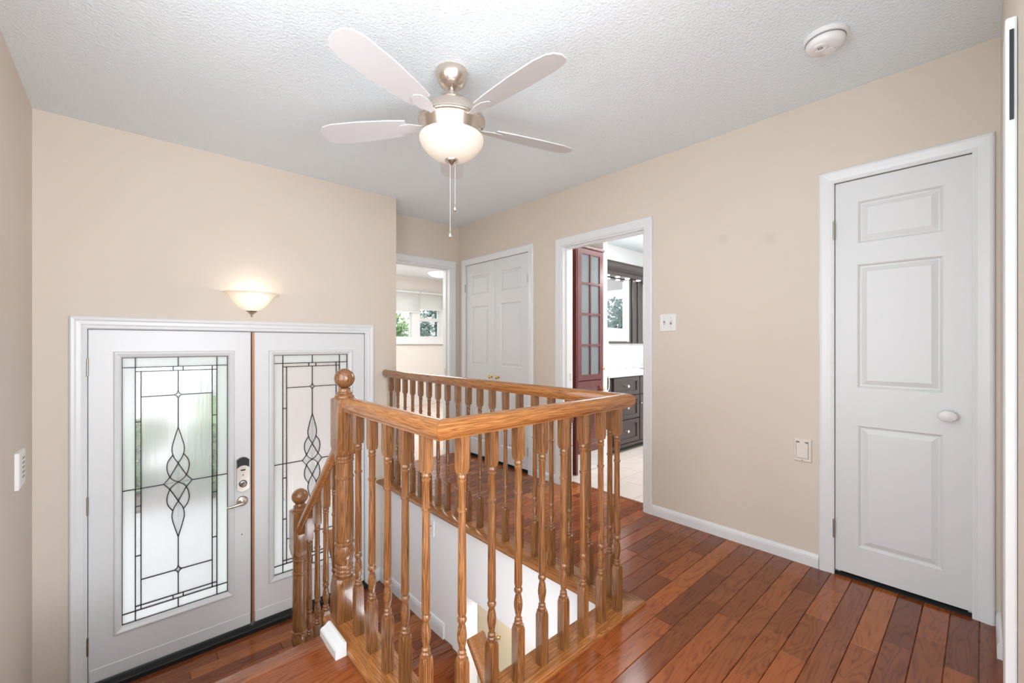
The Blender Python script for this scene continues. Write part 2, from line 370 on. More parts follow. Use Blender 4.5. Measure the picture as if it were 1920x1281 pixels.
def stained(src):
    """wall paint with two faint round hand marks on the long hall wall"""
    m = src.copy(); m.name = 'beige_wall_paint_marked'; b = m.node_tree.nodes['Principled BSDF']; cur = b.inputs['Base Color'].links[0].from_socket
    tc = N(m, 'ShaderNodeTexCoord')
    for y, z in ((1.056, 1.805), (0.808, 1.763)):
        d = N(m, 'ShaderNodeVectorMath'); d.operation = 'DISTANCE'; d.inputs[1].default_value = (-0.06, y-0.425, z-1.22)
        r = N(m, 'ShaderNodeMapRange'); r.inputs[1].default_value = 0.018; r.inputs[2].default_value = 0.040; r.inputs[3].default_value = 0.945; r.inputs[4].default_value = 1.0
        v = N(m, 'ShaderNodeVectorMath'); v.operation = 'SCALE'
        L(m, tc.outputs['Object'], d.inputs[0]); L(m, d.outputs['Value'], r.inputs[0]); L(m, cur, v.inputs[0]); L(m, r.outputs[0], v.inputs['Scale']); cur = v.outputs[0]
    L(m, cur, b.inputs['Base Color']); return m

# ------------------------------------------------------------------ room shell
def wall(name, bm, m=None, label=None): return put(name, bm, m or M['wall'], kind='structure', label=label, cat='wall')
wall('wall_right', plate(TR, (-3.1, 3.95), (0, H), -0.12, 0, [(0.030, 0.515, -1, 1.990), (1.583, 2.352, -1, 1.985), (2.738, 3.699, -1, 2.004)]), stained(M['wall']), label='long beige hall wall with closet doors and bathroom doorway')
wall('wall_front', plate(TF, (-0.5, XE), (ZE-0.3, H), -0.16, 0, [(-0.170, 1.467, ZE+0.012, 1.260)]), label='beige wall above the white double entry doors')
wall('wall_left', plate(lambda u, v, w: (XL+w, u, v), (-3.1, YF), (ZE-0.3, H), -0.122, 0, [(-0.5, 1.6, 0.53, 2.23)]), label='beige wall beside the entry with small white box')  # opening in the unseen stretch is added for the side fill lamp
wall('wall_back', plate(TB, (XE, XR), (0, H), -0.12, 0, [(1.80, 2.575, -1, 1.985)]), label='short beige wall over the bedroom doorway')
wall('wall_near', box(1.12, XR, -0.16, -0.046, 0, H), label='beige wall edge next to the camera')
wall('wall_rear', plate(lambda u, v, w: (u, -3.1+w, v), (-0.5, XR+0.12), (0, H), -0.12, 0, [(-0.25, 2.45, 0.3, 2.25)]), label='living room wall behind the camera with an opening added for fill light')  # opening added for the rear fill lamp
wall('ceiling', plate(lambda u, v, w: (u, v, H+w), (-0.6, 5.75), (-3.2, 7.45), 0, 0.1, []), M['ceil'], 'white stippled ceiling over the hall')['category'] = 'ceiling'

# upper floor: slab with the stairwell cut out, planks laid on it
flo = put('floor', plate(lambda u, v, w: (u, v, w), (XL, XR), (-3.1, YB), -0.20, -0.012, [(XL-1, 0.73, 1.80, 9), (0.66, 1.66, 1.10, 9), (0.66, XE-0.12, YF-0.01, 9)]), M['plank'], kind='structure', label='red brown hardwood plank floor of the upper hall', cat='floor')
PW = 0.085
def plank_obj(x0, x1, y0, y1, ztop, parent, th=0.012):
    g = 0.0008; t = ztop + random.uniform(-0.0003, 0.0003)
    b = bmesh.new(); e = 0.0018
    lo = [b.verts.new((x, y, ztop-th)) for x, y in ((x0+g, y0+g), (x1-g, y0+g), (x1-g, y1-g), (x0+g, y1-g))]
    mi = [b.verts.new((x, y, t-e)) for x, y in ((x0+g, y0+g), (x1-g, y0+g), (x1-g, y1-g), (x0+g, y1-g))]
    hi = [b.verts.new((x, y, t)) for x, y in ((x0+g+e, y0+g+e), (x1-g-e, y0+g+e), (x1-g-e, y1-g-e), (x0+g+e, y1-g-e))]
    for A, B in ((lo, mi), (mi, hi)):
        for i in range(4): b.faces.new((A[i], A[(i+1) % 4], B[(i+1) % 4], B[i]))
    b.faces.new(hi)
    return put('plank', b, M['plank'], parent)
def lay(y0, y1, xint, ztop, parent, base=0.013, lmin=0.28, lmax=0.85):
    k0 = math.floor((y0-base)/PW); k1 = math.ceil((y1-base)/PW)
    for k in range(k0, k1):
        a, c = max(y0, base+k*PW), min(y1, base+(k+1)*PW)
        if c-a < 0.006: continue
        for x0, x1 in xint((a+c)/2):
            x = x0; first = True
            while x < x1-1e-6:
                ln = random.uniform(lmin, lmax) * (random.uniform(0.3, 1) if first else 1); first = False
                e = x+ln
                if x1-e < 0.16: e = x1
                plank_obj(x, min(e, x1), a, c, ztop, parent); x = e
def hall_x(y):
    out = []
    if y < 1.03: return [(XL, XR)]
    if y < 1.72: out.append((XL, 0.64))
    out.append((1.66, 2.79 if 1.59 < y < 2.345 else XR))
    return out
lay(-0.33, YB, hall_x, 0.0, flo)
put('trim_1', box(2.785, 2.815, 1.585, 2.35, -0.012, 0.004, 0.003), M['nosing'], kind='structure', label='dark red threshold strip at the bathroom doorway', cat='trim')
# entry level floor
fe = put('floor.001', box(XL, 1.60, 2.30, YF, ZE-0.2, ZE-0.012), M['plank'], kind='structure', label='red brown hardwood floor of the lower entry landing', cat='floor')
lay(2.425, YF-0.03, lambda y: [(XL, 1.60)], ZE, fe, 0.02, 0.35, 0.9)
put('nosing', box(0.745, 1.635, 2.355, 2.425, ZE-0.035, ZE+0.001, 0.008, seg=2), M['nosing'], fe)
put('trim_2', box(-0.172, 1.469, YF-0.055, YF+0.10, ZE-0.012, ZE+0.030, 0.004), M['dark'], kind='structure', label='black rubber sill under the entry doors', cat='trim')

# ------------------------------------------------------------------ stairwell and basement
wall('wall_stairwell', plate(lambda u, v, w: (1.60+w, u, v), (1.04, YF), (ZB, -0.013), 0, 0.10, [(0, 2.22, -9, -0.43)]), M['wall_white'], 'white stairwell wall below the hall balusters with light switch')
wall('wall_stairwell.001', box(0.63, 0.735, 1.05, 1.705, ZB, -0.013), M['wall_white'], 'white wall under the left rail of the stairwell')
wall('wall_stairwell.002', box(0.735, 1.60, 1.05, 1.12, -0.35, -0.013), M['wall_white'], 'white fascia under the front rail of the stairwell')
wall('wall_basement', box(2.45, 2.55, 0.0, 3.5, ZB, -0.43), M['wall_white'], 'pale basement hall wall seen down the stairwell')
wall('wall_basement.001', box(0.6, 2.55, -0.1, 0.0, ZB, -0.2), M['wall_white'], 'basement wall below the front landing')
wall('wall_basement.002', box(1.7, 2.45, 3.4, 3.5, ZB, -0.43), M['wall_white'], 'far end wall of the basement hall')
wall('wall_basement.003', box(0.63, 0.735, 0.0, 1.05, ZB, -0.2), M['wall_white'], 'basement side wall left of the lower stairs')
put('floor.002', box(0.6, 2.55, 0.0, 3.5, ZB-0.1, ZB), M['carpet'], kind='structure', label='pale basement hall floor', cat='floor')
put('ceiling.001', box(1.70, 2.55, 0.0, 3.5, -0.43, -0.33), M['wall_white'], kind='structure', label='basement hall ceiling', cat='ceiling')

RISE = 0.2075; RUN = 0.216; NY = 1.775
st = thing('entry_staircase', (0.15, 2.1, ZE), 'short red brown wooden steps down to the entry doors', 'stairs')
put('nosing', ext([(1.71, -0.028), (1.765, -0.028), (1.776, -0.02), (1.778, -0.008), (1.772, 0.004), (1.76, 0.008), (1.71, 0.003)], XL+0.002, 0.60, lambda c, a, b: (c, a, b)), M['nosing'], st, 50)
for i in (1, 2, 3):
    y0 = NY-0.012+RUN*(i-1)
    put('tread', box(XL+0.002, 0.733, y0-0.01, min(y0+RUN+0.024, 2.412), -RISE*i-0.028, -RISE*i, 0.008, seg=2), M['nosing'], st)
for i in range(4):
    y0 = NY-0.012+RUN*i
    put('riser', box(XL+0.002, 0.733, y0-0.024, y0-0.010, -RISE*(i+1), -RISE*i-0.028), M['trim'], st)
b = bmesh.new()
poly = [(1.80, -0.02), (1.80, ZE), (2.42, ZE)]
pp = [(1.752, -RISE*0-0.03)]
for i in (1, 2, 3): pp += [(NY-0.012+RUN*(i-1)-0.0, -RISE*i-0.03), (NY-0.012+RUN*i, -RISE*i-0.03)]
pp += [(2.425, ZE-0.3), (2.425, ZB), (1.752, ZB)]
put('stringer', loft([[(x, y, z) for y, z in pp] for x in (0.735, 0.745)], b), M['trim'], st)

bs = thing('basement_staircase', (1.17, 1.5, ZB), 'red brown treads with white risers leading down to the basement', 'stairs')
for i in range(1, 7):
    y1 = 2.385-0.216*(i-1); z = ZE-0.205*i
    put('tread', box(0.747, 1.597, y1-0.245, y1, z-0.028, z, 0.008, seg=2), M['nosing'], bs)
    put('riser', box(0.747, 1.597, y1-0.014, y1, z, z+0.205-(0.037 if i == 1 else 0.028)), M['trim'], bs)
put('riser', box(0.747, 1.597, 2.385-0.216*6-0.014, 2.385-0.216*6, ZB, ZE-0.205*6-0.028), M['trim'], bs)
def board_rail(x0, x1, y0, z0, y1, z1, label):
    t = thing('basement_handrail', ((x0+x1)/2, y1, z1), label, 'handrail')
    d = Vector((0, y1-y0, z1-z0)); ln = d.length; d.normalize(); n = Vector((0, -d.z, d.y)); n = n if n.z > 0 else -n
    xs = (x0+x1)/2; hw = (x1-x0)/2
    pr = [(-hw, -0.012), (-hw+0.008, -0.02), (hw-0.008, -0.02), (hw, -0.012), (hw, 0.010), (hw-0.008, 0.018), (-hw+0.008, 0.018), (-hw, 0.010)]
    rings = []
    for s, k in ((0.0, 0.90), (0.012, 1.0), (ln, 1.0)):
        c = Vector((xs, y0, z0)) + d*s
        rings.append([tuple(c + Vector((a*k, 0, 0)) + n*h*k) for a, h in pr])
    put('board', loft(rings), M['oak_y'], t, 45)
    for s in (0.25, ln-0.2):
        c = Vector((xs, y0, z0)) + d*s
        wx = 1.60 if xs > 1.2 else 0.745
        put('bracket', tube([c - n*0.02, c - n*0.06, Vector((wx, c.y, c.z-0.08))], 0.007, 8), M['brass'], t, True)
    return t
board_rail(1.388, 1.502, 1.905, -0.455, 0.9, -1.60, 'wide oak handrail board sloping down the basement stairs by the white wall')
board_rail(0.775, 0.855, 2.33, 0.175, 1.5, -0.62, 'oak handrail board behind the newel at the top of the basement stairs')
dw = thing('door_5', (2.44, 2.85, ZB), 'cream folding closet door with brass knobs down in the basement', 'door', kind='structure')
for y0, y1 in ((2.875, 3.15), (2.595, 2.87)):
    lf = put('door_leaf', box(2.415, 2.449, y0, y1, ZB+0.01, -0.50, 0.003), mat('cream_paint', (0.76, 0.66, 0.50), 0.45), dw)
for y, z in ((2.915, -1.375), (2.82, -1.375)):
    b = lathe([(0.006, 0), (0.006, 0.012), (0.016, 0.018), (0.019, 0.028), (0.012, 0.038), (0.0, 0.040)], n=16)
    for v in b.verts: v.co = (2.415-v.co.z, y+v.co.x, z+v.co.y)
    put('knob', b, M['brass'], dw, True)

# ------------------------------------------------------------------ balustrades
def sqr(h, z, cut=0.0, cx=0, cy=0):
    """16-point square section of half size h, corners cut by the given share"""
    c = h*(1-cut); pts = []
    P = [(c, -h), (h, -c), (h, c), (c, h), (-c, h), (-h, c), (-h, -c), (-c, -h)]
    for i in range(8):
        a, b_ = P[i], P[(i+1) % 8]
        pts.append((cx+a[0], cy+a[1], z)); pts.append((cx+(a[0]+b_[0])/2, cy+(a[1]+b_[1])/2, z))
    return pts
def circ(r, z, cx=0, cy=0):
    a0 = math.atan2(-1, 1)
    return [(cx+r*math.cos(a0-0.0+2*PI*i/16), cy+r*math.sin(a0+2*PI*i/16), z) for i in range(16)]
def baluster_rings(zb, ztop, x, y, sq_top, ring_z):
    """zb foot, sq_top end of the lower block, ring_z underside of the upper block"""
    h = 0.0162; R = []
    C = lambda r, z: R.append(circ(r, z, x, y)); S = lambda z, c=0.0: R.append(sqr(h, z, c, x, y))
    S(zb, 0.02); S(sq_top-0.016, 0.02); R.append(sqr(h*0.99, sq_top, 0.42, x, y))
    a = sq_top
    for r, dz in ((0.0115, 0.002), (0.0145, 0.006), (0.0145, 0.010), (0.0115, 0.014), (0.0130, 0.018), (0.0130, 0.022), (0.0090, 0.027),
                  (0.0100, 0.034), (0.0145, 0.058), (0.0150, 0.070), (0.0125, 0.092), (0.0095, 0.104), (0.0100, 0.107), (0.0142, 0.114), (0.0145, 0.121), (0.0110, 0.128), (0.0128, 0.134)):
        C(r, a+dz)
    top = ring_z; bead = top-0.113
    C(0.0138, a+0.140); C(0.0122, bead-0.12)
    for r, z in ((0.0116, bead-0.005), (0.0145, bead-0.003), (0.0145, bead+0.004), (0.0116, bead+0.006), (0.0118, top-0.030), (0.0140, top-0.026), (0.0140, top-0.021), (0.0112, top-0.018), (0.0138, top-0.014), (0.0142, top-0.008), (0.0112, top-0.002)):
        C(r, z)
    R.append(sqr(h*0.99, top, 0.42, x, y)); S(top+0.016, 0.02); S(ztop, 0.02)
    return R
def slope_top(bm, x, y, fz):
    zt = max(v.co.z for v in bm.verts)
    for v in bm.verts:
        if v.co.z > zt-1e-6: v.co.z = fz(v.co.y)
def newel(parent, x, y, zb, sq_top, top_block, ball):
    """turned newel post: square foot, vase, column, rings, square block, ball on top"""
    h = 0.043; R = []
    C = lambda r, z: R.append(circ(r, z, x, y))
    R.append(sqr(h, zb, 0.03, x, y)); R.append(sqr(h, sq_top-0.045, 0.03, x, y)); R.append(sqr(h*0.98, sq_top-0.012, 0.3, x, y)); R.append(sqr(h*0.92, sq_top, 0.45, x, y))
    a = sq_top
    for r, d in ((0.034, 0.002), (0.038, 0.008), (0.038, 0.013), (0.034, 0.017), (0.037, 0.022), (0.037, 0.028), (0.033, 0.033), (0.036, 0.040), (0.036, 0.045), (0.032, 0.052),
                 (0.037, 0.075), (0.0405, 0.095), (0.038, 0.118), (0.034, 0.130), (0.040, 0.136), (0.040, 0.143), (0.035, 0.147), (0.038, 0.153)): C(r, a+d)
    b0 = top_block-0.242                                     # underside of the upper block
    C(0.0385, a+0.165); C(0.0350, b0-0.105)
    for r, z in ((0.0345, b0-0.100), (0.0375, b0-0.097), (0.0375, b0-0.088), (0.0345, b0-0.085), (0.0345, b0-0.030), (0.038, b0-0.026), (0.038, b0-0.018), (0.035, b0-0.015), (0.038, b0-0.011), (0.038, b0-0.004), (0.035, b0)): C(r, z)
    R.append(sqr(h*0.93, b0+0.004, 0.45, x, y)); R.append(sqr(h, b0+0.035, 0.03, x, y)); R.append(sqr(h, top_block-0.010, 0.03, x, y)); R.append(sqr(h*0.95, top_block-0.004, 0.2, x, y))
    for r, d in ((0.039, 0.0), (0.039, 0.006), (0.031, 0.013), (0.033, 0.017), (0.033, 0.021), (0.026, 0.024), (0.023, 0.034), (0.026, 0.040)): C(r, top_block+d)
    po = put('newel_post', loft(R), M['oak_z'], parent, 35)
    rb = 0.0415; zc = ball-rb; P = []
    for i in range(13):
        t = -PI/2+0.35 + (PI-0.35)*i/12
        P.append((max(rb*math.cos(t), 0.0005), zc+rb*math.sin(t)))
    put('ball_finial', lathe(P, (x, y), 28), M['oak_z'], po, True)
    return po
RAIL_Z = 0.890
RP = [(-0.019, 0.0), (0.019, 0.0), (0.021, 0.008), (0.028, 0.014), (0.0315, 0.024), (0.0310, 0.036), (0.027, 0.046), (0.018, 0.054), (0.008, 0.058), (-0.008, 0.058), (-0.018, 0.054), (-0.027, 0.046), (-0.0310, 0.036), (-0.0315, 0.024), (-0.028, 0.014), (-0.021, 0.008)]
BX, BY, RX = 0.682, 1.065, 1.645
lb = thing('landing_balustrade', (1.1, 1.2, 0), 'golden oak balustrade with turned spindles around three sides of the stairwell', 'railing')
g = 0.0004
put('handrail', sweep(RP, [(BX, 1.765, RAIL_Z, 1, 0), (BX, BY+g, RAIL_Z, 1, 1)]), M['oak_y'], lb, 50)
put('handrail', sweep(RP, [(BX+g, BY, RAIL_Z, 1, 1), (RX-g, BY, RAIL_Z, -1, 1)]), M['oak_x'], lb, 50)
put('handrail', sweep(RP, [(RX, BY+g, RAIL_Z, 1, -1), (RX, YF-0.012, RAIL_Z, 1, 0), (RX, YF-0.003, RAIL_Z+0.002, 0.9, 0)]), M['oak_y'], lb, 50)
PL = [(-0.066, -0.004), (0.066, -0.004), (0.070, 0.004), (0.070, 0.012), (0.064, 0.020), (-0.064, 0.020), (-0.070, 0.012), (-0.070, 0.004)]
PLr = [(s*1.21, h) for s, h in PL]
put('base_plate', sweep(PL, [(BX, 1.865, 0, 1, 0), (BX, 1.0784, 0, 1, 0.9)]), M['oak_y'], lb, 50)
put('base_plate', sweep([(s*0.90, h) for s, h in PL], [(BX+0.0003, 1.078, 0, 1.111, 1), (RX-0.0003, 1.078, 0, -1.3444, 1)]), M['oak_x'], lb, 50)
put('base_plate', sweep(PLr, [(RX, 1.0784, 0, 1, -0.7438), (RX, YF-0.002, 0, 1, 0)]), M['oak_y'], lb, 50)
newel(lb, BX, 1.808, 0.020, 0.195, 0.945, 1.066)
spots = [(BX, y) for y in (1.663, 1.535, 1.407, 1.279, 1.148)] + [(0.758+0.1168*i, BY) for i in range(8)] + [(RX, 3.330-0.1211*i) for i in range(19)]
bal0 = None
for x, y in spots:
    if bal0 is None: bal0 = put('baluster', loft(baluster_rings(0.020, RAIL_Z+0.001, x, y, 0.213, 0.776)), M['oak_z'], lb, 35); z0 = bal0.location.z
    else:
        c = bal0.copy(); COL.objects.link(c); c.parent = lb; c.location = (x-lb.location.x, y-lb.location.y, z0)
put('rosette', box(RX-0.045, RX+0.045, YF-0.003, YF, RAIL_Z-0.01, RAIL_Z+0.07, 0.001), M['wall'], lb) if False else None
trim3 = put('trim_3', ext([(0.572, 0.0), (0.612, 0.0), (0.612, 0.050), (0.604, 0.052), (0.588, 0.040), (0.576, 0.036), (0.572, 0.03)], 1.602, 1.772, lambda c, a, b: (a, c, b)), M['door'], kind='structure', label='short white moulding piece at the foot of the big newel', cat='trim')

sb = thing('stair_balustrade', (0.69, 2.2, ZE), 'sloping oak stair rail with small newel down to the entry', 'railing')
SX = 0.690; SL = 0.965
railz = lambda y: 0.170 + (2.405-y)*SL
put('handrail', loft([[(SX+s, y + (h-0.02)*0.0, railz(y)+h*1.32) for s, h in RP] for y in (2.412, 1.853)]), M['oak_y'], sb, 50)
newel(sb, SX, 2.458, ZE+0.0006, -0.505, 0.283, 0.394)
for y, sq, rz in ((1.940, 0.045, 0.523), (2.058, -0.072, 0.408), (2.178, -0.195, 0.291), (2.300, -0.310, 0.173)):
    ti = min(3, int((y-NY+0.012)/RUN)+1)
    b = loft(baluster_rings(-RISE*ti+0.0006, railz(y), SX, y, sq, rz)); slope_top(b, SX, y, lambda yy: railz(yy)+0.002)
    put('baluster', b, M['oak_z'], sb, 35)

# ------------------------------------------------------------------ doors and casings
CAS = [(0.0, -0.004), (0.0, 0.010), (0.006, 0.013), (0.016, 0.012), (0.030, 0.015), (0.050, 0.018), (0.058, 0.017), (0.064, 0.012), (0.064, -0.004)]
def hinge(T, u, v, w, parent, h=0.09):
    b = bmesh.new(); n = 10
    for k in range(3):
        z0 = v-h/2+k*h/3; z1 = z0+h/3-0.0015
        for (p, q) in (((0.0055, z0), (0.0055, z1)),):
            loft([[T(u+0.0055*math.cos(2*PI*i/n), z, w+0.0055*math.sin(2*PI*i/n)) for i in range(n)] for z in (z0, z1)], b)
    loft([[T(u+0.0035*math.cos(2*PI*i/n), z, w+0.0035*math.sin(2*PI*i/n)) for i in range(n)] for z in (v-h/2-0.003, v+h/2+0.003)], b)
    return put('hinge', b, M['hinge'], parent, 40)
PANEL = [(0.0, -0.008), (0.0, 0.0), (0.003, 0.0015), (0.012, -0.009), (0.017, -0.0095), (0.038, -0.002), (0.040, -0.002)]
def panel_leaf(T, u0, u1, v0, v1, panels, parent, w=-0.006, t=0.035, m=None):
    lf = put('door_leaf', plate(lambda a, b, c: T(a, b, c), (u0, u1), (v0, v1), w-t, w, panels), m or M['door'], parent)
    for p in panels:
        put('panel', nest(T, p[0], p[1], p[2], p[3], [(0, w-t+0.004), (0, w), (0.004, w+0.0005), (0.013, w-0.009), (0.018, w-0.0095), (0.040, w-0.001), (0.043, w-0.001)]), m or M['door'], lf)
    return lf
def jamb(T, u0, u1, v1, parent, w0=-0.12, w1=0.0, t=0.018, stop=True, stop_w=(-0.055, -0.042)):
    b = plate(T, (u0-t, u1+t), (0, v1+t), w0, w1, [(u0, u1, -1, v1)])
    put('jamb', b, M['trim'], parent)
    if stop: put('door_stop', plate(T, (u0-0.002, u1+0.002), (0, v1+0.002), stop_w[0], stop_w[1], [(u0+0.010, u1-0.010, -1, v1-0.010)]), M['trim'], parent)

# door_1: single closet door at the right
d1 = thing('door_1', (XR, 0.27, 0), 'white three panel closet door with oval white knob', 'door', kind='structure')
put('casing', casing(TR, 0.030+0.004, 0.515-0.004, 0, 1.986, CAS), M['trim'], d1)
u0, u1 = 0.034, 0.509
jamb(TR, u0-0.0035, u1+0.0035, 1.989, d1, t=0.0, stop_w=(-0.060, -0.045)) if False else None
put('door_stop', plate(TR, (0.030, 0.515), (0, 1.992), -0.060, -0.044, [(0.047, 0.496, -1, 1.972)]), M['trim'], d1)
lf = panel_leaf(TR, u0, u1, 0.022, 1.983, [(0.119, 0.422, 1.664, 1.877), (0.119, 0.424, 0.950, 1.565), (0.119, 0.421, 0.159, 0.769)], d1)
for v in (1.747, 0.233): hinge(TR, 0.5120, v, 0.0105, lf)
b = bmesh.new(); loft([[TR(0.106+r*1.0*math.cos(2*PI*i/20), 0.855+r*0.78*math.sin(2*PI*i/20), w) for i in range(20)] for r, w in ((0.012, -0.007), (0.012, 0.012), (0.018, 0.018), (0.028, 0.024), (0.032, 0.034), (0.029, 0.044), (0.018, 0.050), (0.004, 0.052))], b)
put('knob', b, M['plastic'], lf, True)
# door_2: bathroom doorway (open)
d2 = thing('door_2', (XR, 1.97, 0), 'white cased doorway open into the bathroom', 'door', kind='structure')
put('casing', casing(TR, 1.588, 2.347, 0, 1.982, CAS), M['trim'], d2)
put('jamb', plate(TR, (1.583, 2.352), (0, 1.985), -0.125, 0.002, [(1.597, 2.338, -1, 1.972)]), M['trim'], d2)
put('door_stop', plate(TR, (1.596, 2.339), (0, 1.973), -0.075, -0.040, [(1.606, 2.329, -1, 1.962)]), M['trim'], d2)
put('strike_plate', box(XR+0.078, XR+0.104, 2.3365, 2.3385, 0.86, 0.92), M['nickel'], d2)
# door_3: double linen closet
d3 = thing('door_3', (XR, 3.22, 0), 'pair of narrow white panel closet doors with brass knobs', 'door', kind='structure')
put('casing', casing(TR, 2.742, 3.695, 0, 2.000, CAS), M['trim'], d3)
put('door_stop', plate(TR, (2.738, 3.699), (0, 2.006), -0.060, -0.044, [(2.755, 3.682, -1, 1.986)]), M['trim'], d3)
lfa = panel_leaf(TR, 3.2225, 3.693, 0.030, 1.997, [(3.312, 3.613, 1.682, 1.884), (3.318, 3.615, 0.945, 1.560), (3.318, 3.615, 0.18, 0.765)], d3)
lfb = panel_leaf(TR, 2.745, 3.2195, 0.030, 1.997, [(2.842, 3.136, 1.682, 1.884), (2.846, 3.140, 0.945, 1.568), (2.846, 3.140, 0.18, 0.765)], d3)
for v in (1.756, 0.20): hinge(TR, 3.696, v, 0.0105, lfa, 0.08); hinge(TR, 2.742, v, 0.0105, lfb, 0.08)
for u, lf in ((3.272, lfa), (3.168, lfb)):
    b = loft([[TR(u+r*math.cos(2*PI*i/16), 0.845+r*math.sin(2*PI*i/16), w) for i in range(16)] for r, w in ((0.014, -0.006), (0.014, -0.001), (0.006, 0.002), (0.006, 0.014), (0.014, 0.018), (0.0165, 0.026), (0.011, 0.035), (0.002, 0.037))])
    put('knob', b, M['brass'], lf, True)
# door_4: bedroom doorway (open)
d4 = thing('door_4', (2.19, YB, 0), 'white cased doorway open into the bright bedroom', 'door', kind='structure')
put('casing', casing(TB, 1.806, 2.572, 0, 1.986, [(d*1.08, w) for d, w in CAS]), M['trim'], d4)
put('jamb', plate(TB, (1.80, 2.575), (0, 1.985), -0.125, 0.002, [(1.815, 2.561, -1, 1.972)]), M['trim'], d4)
put('door_stop', plate(TB, (1.814, 2.562), (0, 1.973), -0.090, -0.055, [(1.824, 2.552, -1, 1.962)]), M['trim'], d4)
put('strike_plate', box(2.5495, 2.552, YB+0.060, YB+0.085, 0.84, 0.905), M['nickel'], d4)
for nm, y0, y1 in (('wall_closet', -0.03, 0.57), ('wall_closet.001', 2.72, 3.76)):
    wall(nm, plate(lambda u, v, w: (w, u, v), (y0, y1), (-0.05, H), 2.802, 3.36, [(y0+0.03, y1-0.03, -0.01, H-0.05)], None) if False else loft([[(x, y0, -0.1), (x, y1, -0.1), (x, y1, H), (x, y0, H)] for x in (2.805, 3.35)]), M['closet'], 'closet backing, shade painted in near black, behind the ' + ('single door' if y0 < 1 else 'double doors'))

for k, (y0, y1) in enumerate(((-0.03, 0.57), (2.70, 3.76))):
    put('floor.00%d' % (5+k), box(XR-0.03, 2.806, y0, y1, -0.15, -0.004), M['closet'], kind='structure', label='closet floor, shade painted in near black, under the ' + ('single' if k == 0 else 'double') + ' closet door', cat='floor')  # dark colour paints the black gap below the doors

# entry double door
dE = thing('door_6', (0.65, YF, ZE), 'white steel double entry doors with leaded frosted glass', 'door', kind='structure')
CASW = [(0.0, -0.004), (0.0, 0.010), (0.006, 0.014), (0.018, 0.012), (0.026, 0.016), (0.044, 0.017), (0.052, 0.022), (0.064, 0.024), (0.071, 0.018), (0.071, -0.004)]
put('casing', casing(TF, -0.167, 1.463, ZE, 1.257, CASW), M['trim'], dE)
put('door_stop', plate(TF, (-0.170, 1.467), (ZE+0.012, 1.262), -0.120, -0.056, [(-0.150, 1.447, -9, 1.240)]), M['trim'], dE)
W0, TH = -0.008, 0.045
def shape(bm, T, pts, w0, w1): return loft([[T(u, v, w) for u, v in pts] for w in (w0, w1)], bm)
def bez(p, n=10):
    """smooth curve through points (Catmull-Rom)"""
    out = []
    for i in range(len(p)-1):
        p0, p1, p2, p3 = p[max(i-1, 0)], p[i], p[i+1], p[min(i+2, len(p)-1)]
        for k in range(n):
            t = k/n
            out.append(tuple(0.5*((2*p1[j])+(-p0[j]+p2[j])*t+(2*p0[j]-5*p1[j]+4*p2[j]-p3[j])*t*t+(-p0[j]+3*p1[j]-3*p2[j]+p3[j])*t**3) for j in (0, 1)))
    return out+[p[-1]]
def strip(bm, T, pts, wd, w0, w1, uoff, voff, sx=1):
    """flat lead strip along a polyline in pane coordinates"""
    n = len(pts)
    A, B = [], []
    for i, p in enumerate(pts):
        a = pts[max(i-1, 0)]; c = pts[min(i+1, n-1)]; dx, dy = c[0]-a[0], c[1]-a[1]; l = math.hypot(dx, dy) or 1; nx, ny = -dy/l*wd/2, dx/l*wd/2
        A.append((p[0]+nx, p[1]+ny)); B.append((p[0]-nx, p[1]-ny))
    rows = []
    for P, w in ((A, w0), (A, w1), (B, w1), (B, w0)): rows.append([bm.verts.new(T(uoff+u*sx, voff+v, w)) for u, v in P])
    for k in range(4):
        R, S = rows[k], rows[(k+1) % 4]
        for i in range(n-1): bm.faces.new((R[i], R[i+1], S[i+1], S[i]))
    for i in (0, n-1): bm.faces.new([r[i] for r in rows])
